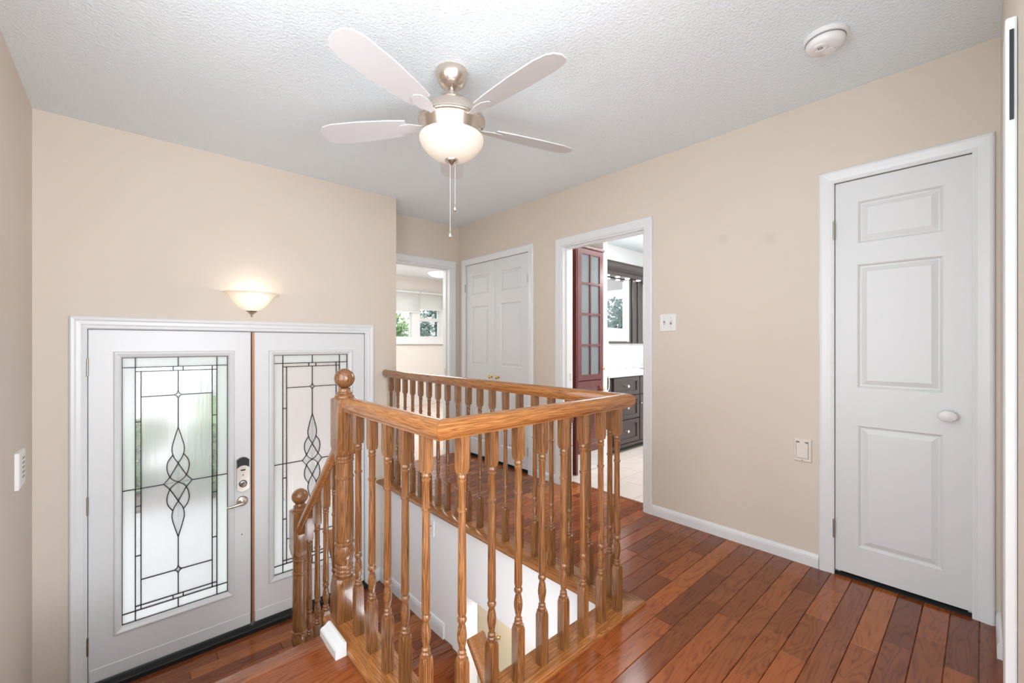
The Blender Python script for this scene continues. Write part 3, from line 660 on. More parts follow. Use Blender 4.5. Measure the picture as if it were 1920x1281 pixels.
def entry_leaf(u0, u1, uc):
    v0, v1, vc = ZE+0.044, 1.252, 0.284
    hw, hh = 0.268, 0.804
    lf = put('door_leaf', plate(TF, (u0, u1), (v0, v1), W0-TH, W0, [(uc-hw-0.004, uc+hw+0.004, vc-hh-0.004, vc+hh+0.004)]), M['steel_door'], dE)
    fr = [(0.0, W0-0.002), (0.0, W0+0.004), (0.006, W0+0.012), (0.014, W0+0.014), (0.022, W0+0.010), (0.030, W0+0.006), (0.037, W0-0.004), (0.037, W0-0.020), (0.030, W0-0.020), (0.030, W0-0.002)]
    put('lite_frame', frame4(TF, uc-hw-0.036, uc+hw+0.036, vc-hh-0.036, vc+hh+0.036, fr), M['steel_door'], lf)
    fb = [(a, -2*W0*0-(b-W0)+W0-TH) for a, b in fr]
    put('lite_frame', frame4(TF, uc-hw-0.036, uc+hw+0.036, vc-hh-0.036, vc+hh+0.036, fb), M['steel_door'], lf)
    gw0, gw1 = W0-0.026, W0-0.021
    def pane(m, a0, a1, b0, b1, e=0.0):
        put('glass_pane', box(a0, a1, b0, b1, gw0-e, gw1+e, T=lambda u, v, w: TF(uc+u, vc+v, w)), m, lf)
    o1, i1, o2, i2 = 0.206, 0.180, 0.742, 0.716
    G = M['gl_border']; B = M['gl_bevel']; F = M['gl_field']
    for s in (-1, 1):
        a, c = sorted((s*o1, s*hw))
        pane(G, a, c, 0, o2); pane(G, a, c, -o2, 0)
        for t in (-1, 1):
            b0, b1 = sorted((t*o2, t*hh)); pane(G, a, c, b0, b1)
            a2, c2 = sorted((0, s*o1)); pane(G, a2, c2, b0, b1)
            a3, c3 = sorted((s*0.0255, s*o1)); b2, b3 = sorted((t*i2, t*o2)); pane(B, a3, c3, b2, b3)
            b4, b5 = sorted((t*0.56, t*i2)); a4, c4 = sorted((0, s*i1)); pane(F, a4, c4, b4, b5)
            b6, b7 = sorted((0, t*0.56)); pane(F, a4, c4, b6, b7)
        a5, c5 = sorted((s*i1, s*o1))
        for q0, q1 in ((-i2, -0.410), (-0.410, -0.106), (-0.106, 0.409), (0.409, i2)): pane(B, a5, c5, q0, q1)
    for t in (-1, 1):
        b2, b3 = sorted((t*i2, t*o2)); pane(F, -0.0255, 0.0255, b2, b3)
    # curves of the centre ornament
    TU = bez([(0, 0.351), (-0.022, 0.268), (-0.0315, 0.213), (-0.022, 0.163), (0, 0.122)])
    dn = bez([(0, 0.122), (0.022, 0.077), (0.045, 0.035), (0.072, 0)])
    loop = bez([(-0.027, 0.178), (-0.050, 0.140), (-0.0565, 0.100), (-0.048, 0.055), (-0.030, 0.022), (0, 0), (0.030, -0.022), (0.048, -0.055), (0.0565, -0.100), (0.050, -0.140), (0.027, -0.178)])
    strand = TU[:-1]+dn
    tear = TU[:-1] + [(-u, v) for u, v in reversed(TU)][:-1]
    for t in (1, -1):
        put('glass_pane', shape(bmesh.new(), lambda u, v, w: TF(uc+u, vc+v*t, w), tear, gw0-0.002, gw1+0.002), M['gl_bevel'], lf)
        for s in (-1, 1):
            lens = [(s*-u, t*v) for u, v in loop if v > 0.030] 
            inn = [(s*u, t*v) for u, v in ([(-q[0]*-1, q[1]) for q in TU if q[1] < 0.175] )]
            poly = [(s*u, t*v) for u, v in loop if v > 0.032] + [(s*u, t*v) for u, v in [(-0.020, 0.085), (0, 0.122)]] + [(s*u, t*v) for u, v in reversed(TU) if v < 0.178][1:]
            put('glass_pane', shape(bmesh.new(), lambda u, v, w: TF(uc+u, vc+v, w), poly, gw0-0.0015, gw1+0.0015), M['gl_hammer'], lf)
    for c, d in (((0, 0.061), 0.030), ((-0.040, 0.0), 0.028), ((0.040, 0), 0.028), ((0, -0.061), 0.030)):
        hx, hy = (0.026, 0.052) if c[0] == 0 else (0.030, 0.021)
        put('glass_pane', nest(lambda u, v, w: TF(uc+c[0]+(u-v)*hx, vc+c[1]+(u+v)*hy, w), -0.5, 0.5, -0.5, 0.5, [(0, gw0-0.0015), (0, gw1+0.0015), (0.12, gw1+0.004)]), M['gl_bevel'], lf)
    for t in (-1, 1):
        dia = []
        for q in range(4):
            a, c = [((0, 0.027), (0.022, 0)), ((0.022, 0), (0, -0.027)), ((0, -0.027), (-0.022, 0)), ((-0.022, 0), (0, 0.027))][q]
            for k in range(5):
                f = k/5; u = a[0]+(c[0]-a[0])*f; v = a[1]+(c[1]-a[1])*f; pull = 1-0.42*math.sin(PI*f)
                dia.append((u*pull, t*0.56+v*pull))
        put('glass_pane', shape(bmesh.new(), lambda u, v, w: TF(uc+u, vc+v, w), dia, gw0-0.002, gw1+0.002), M['gl_bevel'], lf)
        globals().setdefault('DIA', {})[t] = dia+[dia[0]]
    # lead cames
    b = bmesh.new(); c0, c1 = gw0-0.004, gw1+0.0045; wd = 0.0052
    ln = lambda *p: strip(b, TF, list(p), wd, c0, c1, uc, vc)
    for s in (-1, 1):
        ln((s*o1, -hh), (s*o1, hh)); ln((s*i1, -o2), (s*i1, i2 if s < 0 else o2)); ln((s*0.072, 0), (s*hw, 0))
        ln((s*0.022, 0.56), (s*i1, 0.56)); ln((s*0.022, -0.56), (s*i1, -0.56))
        for q in (0.409, -0.106, -0.410): ln((s*i1, q), (s*o1, q))
        for t in (-1, 1):
            strip(b, TF, [(s*u, t*v) for u, v in strand], wd*0.95, c0, c1, uc, vc)
        strip(b, TF, [(s*u, v) for u, v in loop], wd*0.95, c0, c1, uc, vc)
    for t in (-1, 1):
        ln((-hw, t*o2), (hw, t*o2)); ln((-o1, t*i2), (o1, t*i2)); ln((0, t*o2), (0, t*hh)); ln((0, t*i2), (0, t*0.587)); ln((0, t*0.533), (0, t*0.351))
        for s in (-1, 1): ln((s*0.0255, t*i2), (s*0.0255, t*o2))
        strip(b, TF, DIA[t], wd*0.9, c0, c1, uc, vc)
    for s in (-1, 1): ln((s*(hw-0.002), -hh), (s*(hw-0.002), hh)); ln((-hw, s*(hh-0.002)), (hw, s*(hh-0.002)))
    put('leading', b, M['came'], lf)['kind'] = 'stuff'
    put('sweep', box(u0+0.002, u1-0.002, v0-0.001, v0+0.075, W0-0.002, W0+0.006, 0.003, T=TF), M['steel_door'], lf)
    return lf
LA = entry_leaf(-0.163, 0.6455, 0.2455)
LB = entry_leaf(0.668, 1.461, 1.0605)
for v in (1.036, 0.242, -0.561): hinge(TF, -0.1660, v, 0.011, LA, 0.10)
put('astragal', box(0.651, 0.6665, ZE+0.048, 1.252, -0.035, 0.004, 0.002, T=TF), M['bronze'], dE)
put('weatherstrip', box(0.645, 0.6515, ZE+0.046, 1.252, -0.045, -0.010, T=TF), M['dark'], dE)
# keypad deadbolt
A = lambda pts, w0, w1, bm=None: loft([[TF(u, v, w) for u, v in pts] for w in (w0, w1)], bm)
uk, vk = 0.595, 0.28
arch = lambda hw, y0, y1, k: [(uk-hw, y0), (uk-hw*0.5, y0-k), (uk, y0-k*1.25), (uk+hw*0.5, y0-k), (uk+hw, y0), (uk+hw, y1), (uk+hw*0.5, y1+k), (uk, y1+k*1.25), (uk-hw*0.5, y1+k), (uk-hw, y1)]
db = put('deadbolt', A(arch(0.0375, 0.172, 0.370, 0.014), W0-0.001, 0.020), M['nickel'], LA, 30)
put('keypad', A([(uk-0.0355, 0.318), (uk-0.018, 0.331), (uk, 0.335), (uk+0.018, 0.331), (uk+0.0355, 0.318), (uk+0.0365, 0.371), (uk+0.018, 0.385), (uk, 0.389), (uk-0.018, 0.385), (uk-0.0365, 0.371)], 0.004, 0.026), M['black'], LA, 30)
put('thumbturn', loft([[TF(uk+r*math.cos(2*PI*i/18), 0.208+r*math.sin(2*PI*i/18), w) for i in range(18)] for r, w in ((0.0245, 0.019), (0.0245, 0.024))]), M['black'], LA)
put('thumbturn', loft([[TF(uk+r*math.cos(2*PI*i/18), 0.208+r*math.sin(2*PI*i/18), w) for i in range(18)] for r, w in ((0.020, 0.022), (0.020, 0.030), (0.016, 0.032))]), M['chrome'], LA)
put('badge', A([(uk-0.014, 0.297), (uk+0.014, 0.297), (uk+0.014, 0.307), (uk-0.014, 0.307)], 0.019, 0.0215), M['black'], LA)
put('sensor', loft([[TF(uk+0.004*math.cos(2*PI*i/10), 0.268+0.004*math.sin(2*PI*i/10), w) for i in range(10)] for w in (0.019, 0.0212)]), M['black'], LA)
put('rosette', loft([[TF(0.594+r*math.cos(2*PI*i/24), 0.083+r*math.sin(2*PI*i/24), w) for i in range(24)] for r, w in ((0.034, W0), (0.034, 0.002), (0.030, 0.007), (0.018, 0.010))]), M['nickel'], LA, 35)
put('lever_handle', tube([TF(0.594, 0.083, 0.006), TF(0.594, 0.083, 0.045), TF(0.588, 0.082, 0.054), TF(0.560, 0.080, 0.058), TF(0.520, 0.074, 0.056), TF(0.498, 0.072, 0.052)], [0.012, 0.011, 0.012, 0.010, 0.009, 0.007], 10), M['nickel'], LA, 40)
put('peg_hole', loft([[TF(0.592+0.004*math.cos(2*PI*i/10), -0.150+0.004*math.sin(2*PI*i/10), w) for i in range(10)] for w in (W0-0.002, W0+0.0008)]), M['black'], LA)

w3 = thing('fill_opening_side', (XL, 0.55, 0.53), 'white framed opening added in the left wall for the side fill light', 'window', kind='structure')  # no window known here; opening added to let the side fill in
put('window_frame', frame4(lambda u, v, w: (XL+w, u, v), -0.5, 1.6, 0.53, 2.23, [(0, -0.12), (0, 0.012), (0.045, 0.012), (0.045, -0.12)]), M['trim'], w3)
w4 = thing('fill_opening_rear', (1.1, -3.1, 0.3), 'white framed opening added behind the camera for the rear fill light', 'window', kind='structure')  # unseen opening added in front of the rear fill lamp
put('window_frame', frame4(lambda u, v, w: (u, -3.1+w, v), -0.25, 2.45, 0.3, 2.25, [(0, -0.12), (0, 0.012), (0.045, 0.012), (0.045, -0.12)]), M['trim'], w4)

# ------------------------------------------------------------------ baseboards
BP = [(0.0, 0.0), (0.014, 0.0), (0.014, 0.045), (0.012, 0.055), (0.007, 0.064), (0.0, 0.068)]
def base(name, bm, label): put(name, bm, M['trim'], kind='structure', label=label, cat='baseboard')
base('baseboard_right', ext(BP, 0.577, 1.524, lambda c, a, b: (XR-a, c, b)), 'white baseboard between the closet door and the bathroom doorway')
base('baseboard_right.001', ext(BP, 2.412, 2.677, lambda c, a, b: (XR-a, c, b)), 'white baseboard between bathroom doorway and linen closet')
base('baseboard_near', ext(BP, 2.40, XR, lambda c, a, b: (c, -0.046+a, b)), 'bit of baseboard in the corner past the closet door')
BP2 = [(a, b*1.55) for a, b in BP]
base('baseboard_front', ext(BP2, 1.536, 1.60, lambda c, a, b: (c, YF-a, ZE+b)), 'short baseboard right of the entry doors')
base('baseboard_stairwell', ext(BP2, 2.45, YF, lambda c, a, b: (1.60-a, c, ZE+b)), 'white baseboard along the stairwell wall by the entry floor')
base('baseboard_left', ext(BP2, 2.43, YF, lambda c, a, b: (XL+a, c, ZE+b)), 'white baseboard along the left entry wall')
base('baseboard_left.001', ext(BP2, YF-3.9, 1.70, lambda c, a, b: (XL+a, c, b)), 'white baseboard along the upper left wall')

# ------------------------------------------------------------------ ceiling fan
FX, FY = 1.127, 1.666
cf = thing('ceiling_fan', (FX, FY, H), 'brushed nickel ceiling fan with frosted bowl light and pull chains', 'ceiling fan')
LZ = lambda prof, n=36: lathe(prof, (FX, FY), n)
put('canopy', LZ([(0.074, 2.44), (0.0755, 2.430), (0.073, 2.414), (0.066, 2.394), (0.053, 2.376), (0.037, 2.365), (0.024, 2.361), (0.014, 2.360)]), M['fan_nickel'], cf, 40)
put('downrod', LZ([(0.012, 2.365), (0.012, 2.325), (0.018, 2.322), (0.020, 2.300), (0.020, 2.290)], 20), M['fan_nickel'], cf, 40)
mo = put('motor_housing', LZ([(0.020, 2.296), (0.070, 2.294), (0.096, 2.286), (0.118, 2.270), (0.140, 2.246), (0.152, 2.222), (0.1545, 2.206), (0.150, 2.198), (0.141, 2.195), (0.138, 2.190), (0.134, 2.160), (0.126, 2.142), (0.118, 2.138)]), M['fan_nickel'], cf, 35)
put('band', LZ([(0.1500, 2.212), (0.1560, 2.210), (0.1560, 2.203), (0.1500, 2.201)]), M['nickel'], mo, 35)
put('glass_bowl', LZ([(0.140, 2.133), (0.147, 2.131), (0.1495, 2.124), (0.147, 2.111), (0.136, 2.090), (0.116, 2.066), (0.090, 2.046), (0.060, 2.032), (0.030, 2.026), (0.001, 2.025)], 40), M['bowl'], cf, True)
put('finial', LZ([(0.034, 2.031), (0.032, 2.022), (0.022, 2.014), (0.010, 2.008), (0.004, 2.000), (0.001, 1.996)], 20), M['nickel'], cf, True)
BA0 = 0.977
for k in range(5):
    a = BA0+2*PI*k/5; ca, sa = math.cos(a), math.sin(a)
    def TBl(r, t, z): return (FX+ca*r-sa*t, FY+sa*r+ca*t, z)
    b = bmesh.new(); n = 14; out = []
    # rounded paddle outline, pitched about its own length
    top = [(0.215, 0.045), (0.30, 0.056), (0.45, 0.066), (0.58, 0.066), (0.630, 0.055), (0.652, 0.036), (0.661, 0.0)]
    outl = top + [(r, -t) for r, t in reversed(top[:-1])]
    loft([[TBl(r, t, 2.196+t*0.20+dz) for r, t in outl] for dz in (0, 0.006)], b)
    bl = put('blade', b, M['blade'], cf)
    b = bmesh.new()
    io = [(0.10, 0.018), (0.15, 0.014), (0.20, 0.030), (0.245, 0.028), (0.265, 0.012), (0.27, 0.0)]
    io = io + [(r, -t) for r, t in reversed(io[:-1])]
    loft([[TBl(r, t, 2.190+t*0.20+dz) for r, t in io] for dz in (0, 0.004)], b)
    put('blade_iron', b, M['blade'], bl)
for dx, dy, z1, nm in ((0.012, -0.010, 1.815, 0), (-0.006, 0.004, 1.690, 1)):
    c = tube([(FX+dx, FY+dy, 2.012), (FX+dx, FY+dy, z1)], 0.0008, 6)
    ch = put('pull_chain', c, M['plastic'], cf)
    put('pull_bead', lathe([(0.001, z1+0.004), (0.006, z1), (0.0105, z1-0.010), (0.0105, z1-0.018), (0.006, z1-0.027), (0.001, z1-0.030)], (FX+dx, FY+dy), 14), M['nickel'], ch, True)

# ------------------------------------------------------------------ wall sconce over the entry doors
SXc = 0.650
sc_ = thing('wall_sconce', (SXc, YF, 1.40), 'frosted glass half bowl wall lamp above the entry doors', 'wall lamp')
def half(prof, n=20, t=0.0, kx=1.0):
    b = bmesh.new(); prev = None; rows = []
    for r, z in prof:
        rows.append([b.verts.new((SXc+r*kx*math.cos(PI*i/n), YF-0.001-r*0.92*math.sin(PI*i/n), z)) for i in range(n+1)])
    for A_, B_ in zip(rows, rows[1:]):
        for i in range(n): b.faces.new((A_[i], A_[i+1], B_[i+1], B_[i]))
    return b
b = half([(0.172, 1.520), (0.170, 1.526), (0.150, 1.520), (0.132, 1.502), (0.118, 1.478), (0.100, 1.452), (0.078, 1.428), (0.050, 1.408), (0.034, 1.400)])
r_ = bmesh.ops.solidify(b, geom=b.faces[:], thickness=0.004)
put('glass_bowl', b, M['sconce'], sc_, True)
b = half([(0.036, 1.402), (0.034, 1.397), (0.020, 1.384), (0.012, 1.378), (0.007, 1.374), (0.007, 1.364), (0.003, 1.358)]); bmesh.ops.solidify(b, geom=b.faces[:], thickness=0.002)
put('finial', b, M['nickel'], sc_, True)
put('back_plate', box(SXc-0.05, SXc+0.05, YF-0.012, YF-0.001, 1.41, 1.50, 0.003), M['nickel'], sc_)
point('sconce_bulb', (SXc, YF-0.075, 1.500), 0.022, 0.8, (1.0, 0.88, 0.76))

# ------------------------------------------------------------------ smoke detector
sd = thing('smoke_detector', (2.145, 0.440, H), 'round white smoke detector on the ceiling', 'smoke detector')
LS = lambda prof, n=32: lathe(prof, (2.145, 0.440), n)
put('base', LS([(0.078, 2.44), (0.079, 2.430), (0.074, 2.424), (0.066, 2.422)]), M['plastic'], sd, 35)
bo = put('body', LS([(0.064, 2.424), (0.068, 2.418), (0.069, 2.408), (0.064, 2.397), (0.054, 2.391), (0.001, 2.389)]), M['plastic'], sd, 35)
put('slot', LS([(0.0665, 2.4225), (0.070, 2.421), (0.070, 2.4195), (0.0665, 2.418)]), M['grey'], bo)
put('test_button', lathe([(0.026, 2.391), (0.026, 2.386), (0.020, 2.384), (0.018, 2.386), (0.001, 2.386)], (2.118, 0.452), 20), M['plastic'], bo, 35)
b = bmesh.new()
for i in range(3):
    for j in range(3): box(2.110+i*0.006, 2.113+i*0.006, 0.444+j*0.006, 0.447+j*0.006, 2.384, 2.3865, bm=b)
put('grille', b, M['grey'], bo)['kind'] = 'stuff'
put('sensor_cover', lathe([(0.022, 2.391), (0.022, 2.3872), (0.001, 2.3865)], (2.170, 0.432), 20), M['plastic'], bo, 35)

# ------------------------------------------------------------------ switches and outlets
def switch_plate(T, u0, u1, v0, v1, cols, root, screws=True):
    put('cover_plate', nest(T, u0, u1, v0, v1, [(0, -0.001), (0, 0.004), (0.004, 0.007)]), M['plastic'], root)
    vm = (v0+v1)/2
    for u, up in cols:
        put('toggle', box(u-0.005, u+0.005, vm-0.008+(0.006 if up else -0.006), vm+0.008+(0.006 if up else -0.006), 0.006, 0.016, 0.002, T=T), M['ivory'], root)
        put('toggle_slot', box(u-0.0062, u+0.0062, vm-0.0125, vm+0.0125, 0.006, 0.0078, T=T), M['grey'], root)
        if screws:
            for d in (-0.030, 0.030): put('screw', loft([[T(u+0.0032*math.cos(2*PI*i/8), vm+d+0.0032*math.sin(2*PI*i/8), w) for i in range(8)] for w in (0.006, 0.0082)]), M['nickel'], root)
sw = thing('light_switch', (XR, 1.412, 1.31), 'white double toggle switch plate beside the bathroom doorway', 'light switch')
switch_plate(TR, 1.356, 1.470, 1.253, 1.369, [(1.437, False), (1.390, True)], sw)
sw2 = thing('light_switch', (1.60, 2.615, -0.12), 'single white switch plate on the stairwell wall below the balusters', 'light switch')
TS = lambda u, v, w: (1.60-w, u, v)
switch_plate(TS, 2.580, 2.650, -0.180, -0.065, [(2.615, False)], sw2)
vi = thing('vacuum_inlet', (XR, 0.645, 0.605), 'ivory central vacuum inlet plate low on the wall by the closet', 'wall plate')
put('cover_plate', nest(TR, 0.607, 0.688, 0.543, 0.663, [(0, -0.001), (0, 0.006), (0.004, 0.012)]), M['ivory'], vi)
put('flap_gap', box(0.620, 0.677, 0.560, 0.650, 0.008, 0.0126, T=TR), M['grey'], vi)
put('flap', nest(TR, 0.622, 0.675, 0.562, 0.641, [(0, 0.008), (0, 0.015), (0.002, 0.0165)]), M['ivory'], vi)
put('hinge_block', box(0.636, 0.660, 0.640, 0.650, 0.008, 0.0150, T=TR), M['ivory'], vi)
put('screw', loft([[TR(0.648+0.003*math.cos(2*PI*i/8), 0.551+0.003*math.sin(2*PI*i/8), w) for i in range(8)] for w in (0.010, 0.0132)]), M['grey'], vi)
TLw = lambda u, v, w: (XL+w, u, v)
ws = thing('wall_sensor', (XL, 3.09, 0.585), 'small white vented plastic box on the left entry wall', 'wall sensor')
put('body', nest(TLw, 2.950, 3.100, 0.500, 0.668, [(0, -0.001), (0, 0.012), (0.006, 0.016)]), M['plastic'], ws)
for k in range(5): put('vent_slot', box(3.02, 3.07, 0.540+k*0.022, 0.548+k*0.022, 0.0155, 0.0168, T=TLw), M['grey'], ws)
# tall white board against the near wall, right edge of the picture
tb = thing('wall_board', (1.40, -0.038, 0), 'tall narrow white board with rounded top and black slot on the near wall', 'board')
put('board', loft([[(x, y, 0.003), (x, y, 1.80), (x, y+(-0.002 if k else 0.0), 1.82)][:0] or [] for k in ()], None) if False else box(1.335, 1.46, -0.0455, -0.0285, 0.003, 1.835, 0.004, seg=2), M['door'], tb)
put('slot', box(1.3325, 1.336, -0.0405, -0.0345, 1.625, 1.808), M['black'], tb)

# ------------------------------------------------------------------ bathroom
wall('wall_bathroom', box(3.35, 5.6, 3.20, 3.32, 0, H), M['wall_white'], 'white bathroom wall behind the vanity')
wall('wall_bathroom.001', plate(lambda u, v, w: (5.6+w, u, v), (1.0, 3.32), (0, H), 0, 0.14, [(1.60, 2.745, 1.275, 2.36)]), M['wall_white'], 'bathroom outside wall with window')
wall('wall_bathroom.002', box(2.80, 5.74, 0.98, 1.10, 0, H), M['wall_white'], 'bathroom wall opposite the vanity')
wall('wall_bathroom.003', box(3.362, 3.425, 2.425, 3.20, 0, H), M['wall_white'], 'white partition between tall cherry cabinet and vanity')
wall('wall_bathroom.004', box(2.80, 3.362, 2.715, 2.722, 0, H), M['wall_white'], 'white wall behind the tall cherry cabinet')
fb = put('floor.003', box(2.815, 5.6, 1.1, 3.2, -0.1, -0.006), M['grout'], kind='structure', label='pale tiled bathroom floor', cat='floor')
tile0 = None
TX, TY = 0.335, 0.335
for i in range(9):
    for j in range(7):
        x0, y0 = 2.817+i*TX, 1.1+j*TY
        if x0 > 5.5 or y0 > 3.1: continue
        x1, y1 = min(x0+TX, 5.6), min(y0+TY, 3.2)
        put('tile', box(x0+0.0018, x1-0.0018, y0+0.0018, y1-0.0018, -0.008, 0.0, 0.0012), M['tile'], fb)
w2 = thing('window_2', (5.6, 2.17, 1.275), 'white framed bathroom window reflected in the vanity mirror', 'window', kind='structure')
TW2 = lambda u, v, w: (5.6-w, u, v)
put('window_frame', frame4(TW2, 1.60, 2.745, 1.275, 2.36, [(0, -0.14), (0, 0.012), (0.05, 0.012), (0.05, -0.14)]), M['trim'], w2)
put('glass_pane', box(1.65, 2.695, 1.325, 2.31, -0.10, -0.096, T=TW2), M['glass'], w2)
rs = thing('roller_shade', (5.57, 2.17, 2.33), 'roller blind at the top of the bathroom window, shade painted in as grey', 'blind')
put('cloth', box(1.66, 2.69, 2.00, 2.33, -0.02, -0.018, T=TW2), mat('shaded_blind_cloth', (0.4, 0.4, 0.4), 0.8), rs)  # grey in the cloth stands in for shade on the blind
put('hem_bar', box(1.66, 2.69, 1.985, 2.003, -0.025, -0.012, 0.003, T=TW2), M['trim'], rs)

TC = lambda u, v, w: (u, 2.42-w, v)          # tall cabinet front
tc = thing('tall_cabinet', (3.15, 2.56, 0), 'tall cherry red cabinet with glazed upper door and brass knobs', 'cabinet')
put('side_panel', box(2.960, 2.985, 2.424, 2.712, 0.001, 2.045), M['cherry'], tc)
put('side_panel', box(3.338, 3.360, 2.440, 2.712, 0.001, 2.045), M['cherry'], tc)
put('back_panel', box(2.985, 3.338, 2.700, 2.712, 0.19, 2.04), mat('cabinet_lining', (0.55, 0.57, 0.58), 0.6), tc)
put('top_panel', box(2.955, 3.362, 2.405, 2.712, 2.035, 2.062, 0.004), M['cherry'], tc)
put('bottom_panel', box(2.985, 3.338, 2.440, 2.700, 0.175, 0.195), M['cherry'], tc)
put('shelf', box(2.985, 3.338, 2.46, 2.700, 0.80, 0.83), M['cherry'], tc)
for z in (1.16, 1.44, 1.72): put('shelf', box(2.986, 3.337, 2.48, 2.699, z-0.006, z+0.006), M['plastic'], tc)
ud = put('door', plate(TC, (2.975, 3.350), (0.838, 2.035), -0.018, 0.0, [(3.030, 3.155, 0.890, 1.150), (3.170, 3.300, 0.890, 1.150), (3.030, 3.155, 1.168, 1.432), (3.170, 3.300, 1.168, 1.432), (3.030, 3.155, 1.450, 1.712), (3.170, 3.300, 1.450, 1.712), (3.030, 3.155, 1.730, 1.985), (3.170, 3.300, 1.730, 1.985)]), M['cherry'], tc)
for a, c in ((3.028, 3.157), (3.168, 3.302)):
    for z0, z1 in ((0.888, 1.152), (1.166, 1.434), (1.448, 1.714), (1.728, 1.987)): put('glass_pane', box(a, c, z0, z1, -0.014, -0.010, T=TC), M['glass_dim'], ud)
ld = put('door', plate(TC, (2.975, 3.350), (0.19, 0.832), -0.018, 0.0, [(3.030, 3.300, 0.245, 0.775)]), M['cherry'], tc)
put('panel', nest(TC, 3.030, 3.300, 0.245, 0.775, [(0, -0.016), (0, -0.002), (0.012, -0.010), (0.05, -0.002), (0.052, -0.002)]), M['cherry'], ld)
for z, d in ((0.940, ud), (0.745, ld)):
    b = loft([[TC(3.327+r*math.cos(2*PI*i/14), z+r*math.sin(2*PI*i/14), w) for i in range(14)] for r, w in ((0.007, 0), (0.006, 0.012), (0.014, 0.018), (0.015, 0.026), (0.008, 0.033), (0.001, 0.034))])
    put('knob', b, M['brass'], d, True)
vg = thing('floor_vent', (3.16, 2.45, 0), 'white toe board with small vent grille under the cherry cabinet', 'vent')
put('toe_board', box(2.987, 3.336, 2.446, 2.460, 0.001, 0.173), M['trim'], vg)
for k in range(6): put('slat', box(3.20, 3.31, 2.441, 2.447, 0.055+k*0.016, 0.063+k*0.016), M['plastic'], vg)

VY = 2.62
TV = lambda u, v, w: (u, VY-w, v)
vc_ = thing('vanity_cabinet', (4.6, 2.9, 0), 'dark espresso bathroom vanity with shaker drawers and crystal knobs', 'cabinet')
put('body', box(3.74, 5.50, VY+0.001, 3.195, 0.075, 0.815), M['espresso'], vc_)
put('toe_kick', box(3.76, 5.48, VY+0.05, 3.18, 0.001, 0.076), M['black'], vc_)
put('skirting', box(3.74, 5.50, VY-0.012, VY+0.001, 0.055, 0.085, 0.003), M['espresso'], vc_)
def drawer(u0, u1, v0, v1, nm='drawer', knobs=True):
    d = put(nm, plate(TV, (u0, u1), (v0, v1), -0.0, 0.020, [(u0+0.052, u1-0.052, v0+0.045, v1-0.045)]), M['espresso'], vc_)
    put('panel', box(u0+0.051, u1-0.051, v0+0.044, v1-0.044, -0.0, 0.010, T=TV), M['espresso'], d)
    if knobs:
        u, v = ((u0+u1)/2, (v0+v1)/2) if nm == 'drawer' else (u0+0.035, v1-0.10)
        w0 = 0.010 if nm == 'drawer' else 0.020
        put('knob', loft([[TV(u+r*math.cos(2*PI*i/12), v+r*math.sin(2*PI*i/12), w0+w) for i in range(12)] for r, w in ((0.009, 0), (0.006, 0.010), (0.014, 0.018), (0.017, 0.028), (0.010, 0.036), (0.001, 0.037))]), M['chrome'], d, True)
for v0, v1 in ((0.612, 0.805), (0.352, 0.602), (0.095, 0.342)): drawer(3.795, 4.285, v0, v1)
drawer(4.300, 4.78, 0.612, 0.805); drawer(4.300, 4.78, 0.095, 0.602, 'cabinet_door')
drawer(4.795, 5.46, 0.612, 0.805); drawer(4.795, 5.46, 0.095, 0.602, 'cabinet_door')
ct = thing('worktop', (4.6, 2.9, 0.816), 'white stone vanity worktop with backsplash', 'worktop')
put('slab', box(3.715, 5.55, VY-0.03, 3.198, 0.816, 0.848, 0.004), M['counter'], ct)
put('backsplash', box(3.715, 5.55, 3.178, 3.198, 0.848, 0.955, 0.003), mottled(mat('grey_marble', (0.6, 0.6, 0.6), 0.2), (0.50, 0.50, 0.50), (0.68, 0.68, 0.67), 18), ct)
fa = thing('faucet', (4.50, 3.0, 0.848), 'chrome gooseneck faucet on the white vanity worktop', 'faucet')
gp = [(4.50, 3.02, 0.849), (4.50, 3.02, 0.93)] + [(4.50+0.03*(1-math.cos(t)), 3.02-0.10*(1-math.cos(t))/2*1.0, 0.93+0.085*math.sin(t)) for t in [PI*k/10*0.95 for k in range(1, 11)]]
put('spout', tube(gp, 0.011, 10), M['chrome'], fa, True)
for dx in (-0.10, 0.10):
    put('handle', lathe([(0.022, 0.849), (0.020, 0.87), (0.010, 0.89), (0.008, 0.925), (0.012, 0.93), (0.001, 0.934)], (4.50+dx, 3.03), 14), M['chrome'], fa, True)
so = thing('soap_dish', (5.03, 3.0, 0.848), 'small white dish on the vanity worktop under the mirror', 'dish')
put('dish', loft([[(5.03+r*1.5*math.cos(2*PI*i/16), 3.0+r*math.sin(2*PI*i/16), z) for i in range(16)] for r, z in ((0.03, 0.849), (0.05, 0.862), (0.048, 0.864), (0.028, 0.854))]), M['plastic'], so, True)
put('soap', box(4.995, 5.06, 2.985, 3.02, 0.855, 0.876, 0.008, seg=2), M['plastic'], so)
mc = thing('mirror_cabinet', (4.9, 3.15, 1.18), 'dark framed vanity mirror with crown moulding and small lights', 'mirror')
TM = lambda u, v, w: (u, 3.198-w, v)
put('frame', plate(TM, (4.18, 5.52), (1.175, 2.05), 0.0, 0.035, [(4.25, 4.945, 1.205, 2.02), (5.30, 5.46, 1.205, 2.02)]), M['espresso'], mc)
put('mirror_glass', box(4.24, 4.955, 1.195, 2.03, 0.004, 0.012, T=TM), M['mirror'], mc)
put('mirror_glass', box(5.29, 5.47, 1.195, 2.03, 0.004, 0.030, T=TM), M['mirror'], mc)
put('stile', box(5.02, 5.085, 1.18, 2.04, 0.034, 0.050, 0.004, T=TM), M['espresso'], mc)
put('stile', box(5.16, 5.20, 1.18, 2.04, 0.034, 0.050, 0.004, T=TM), M['espresso'], mc)
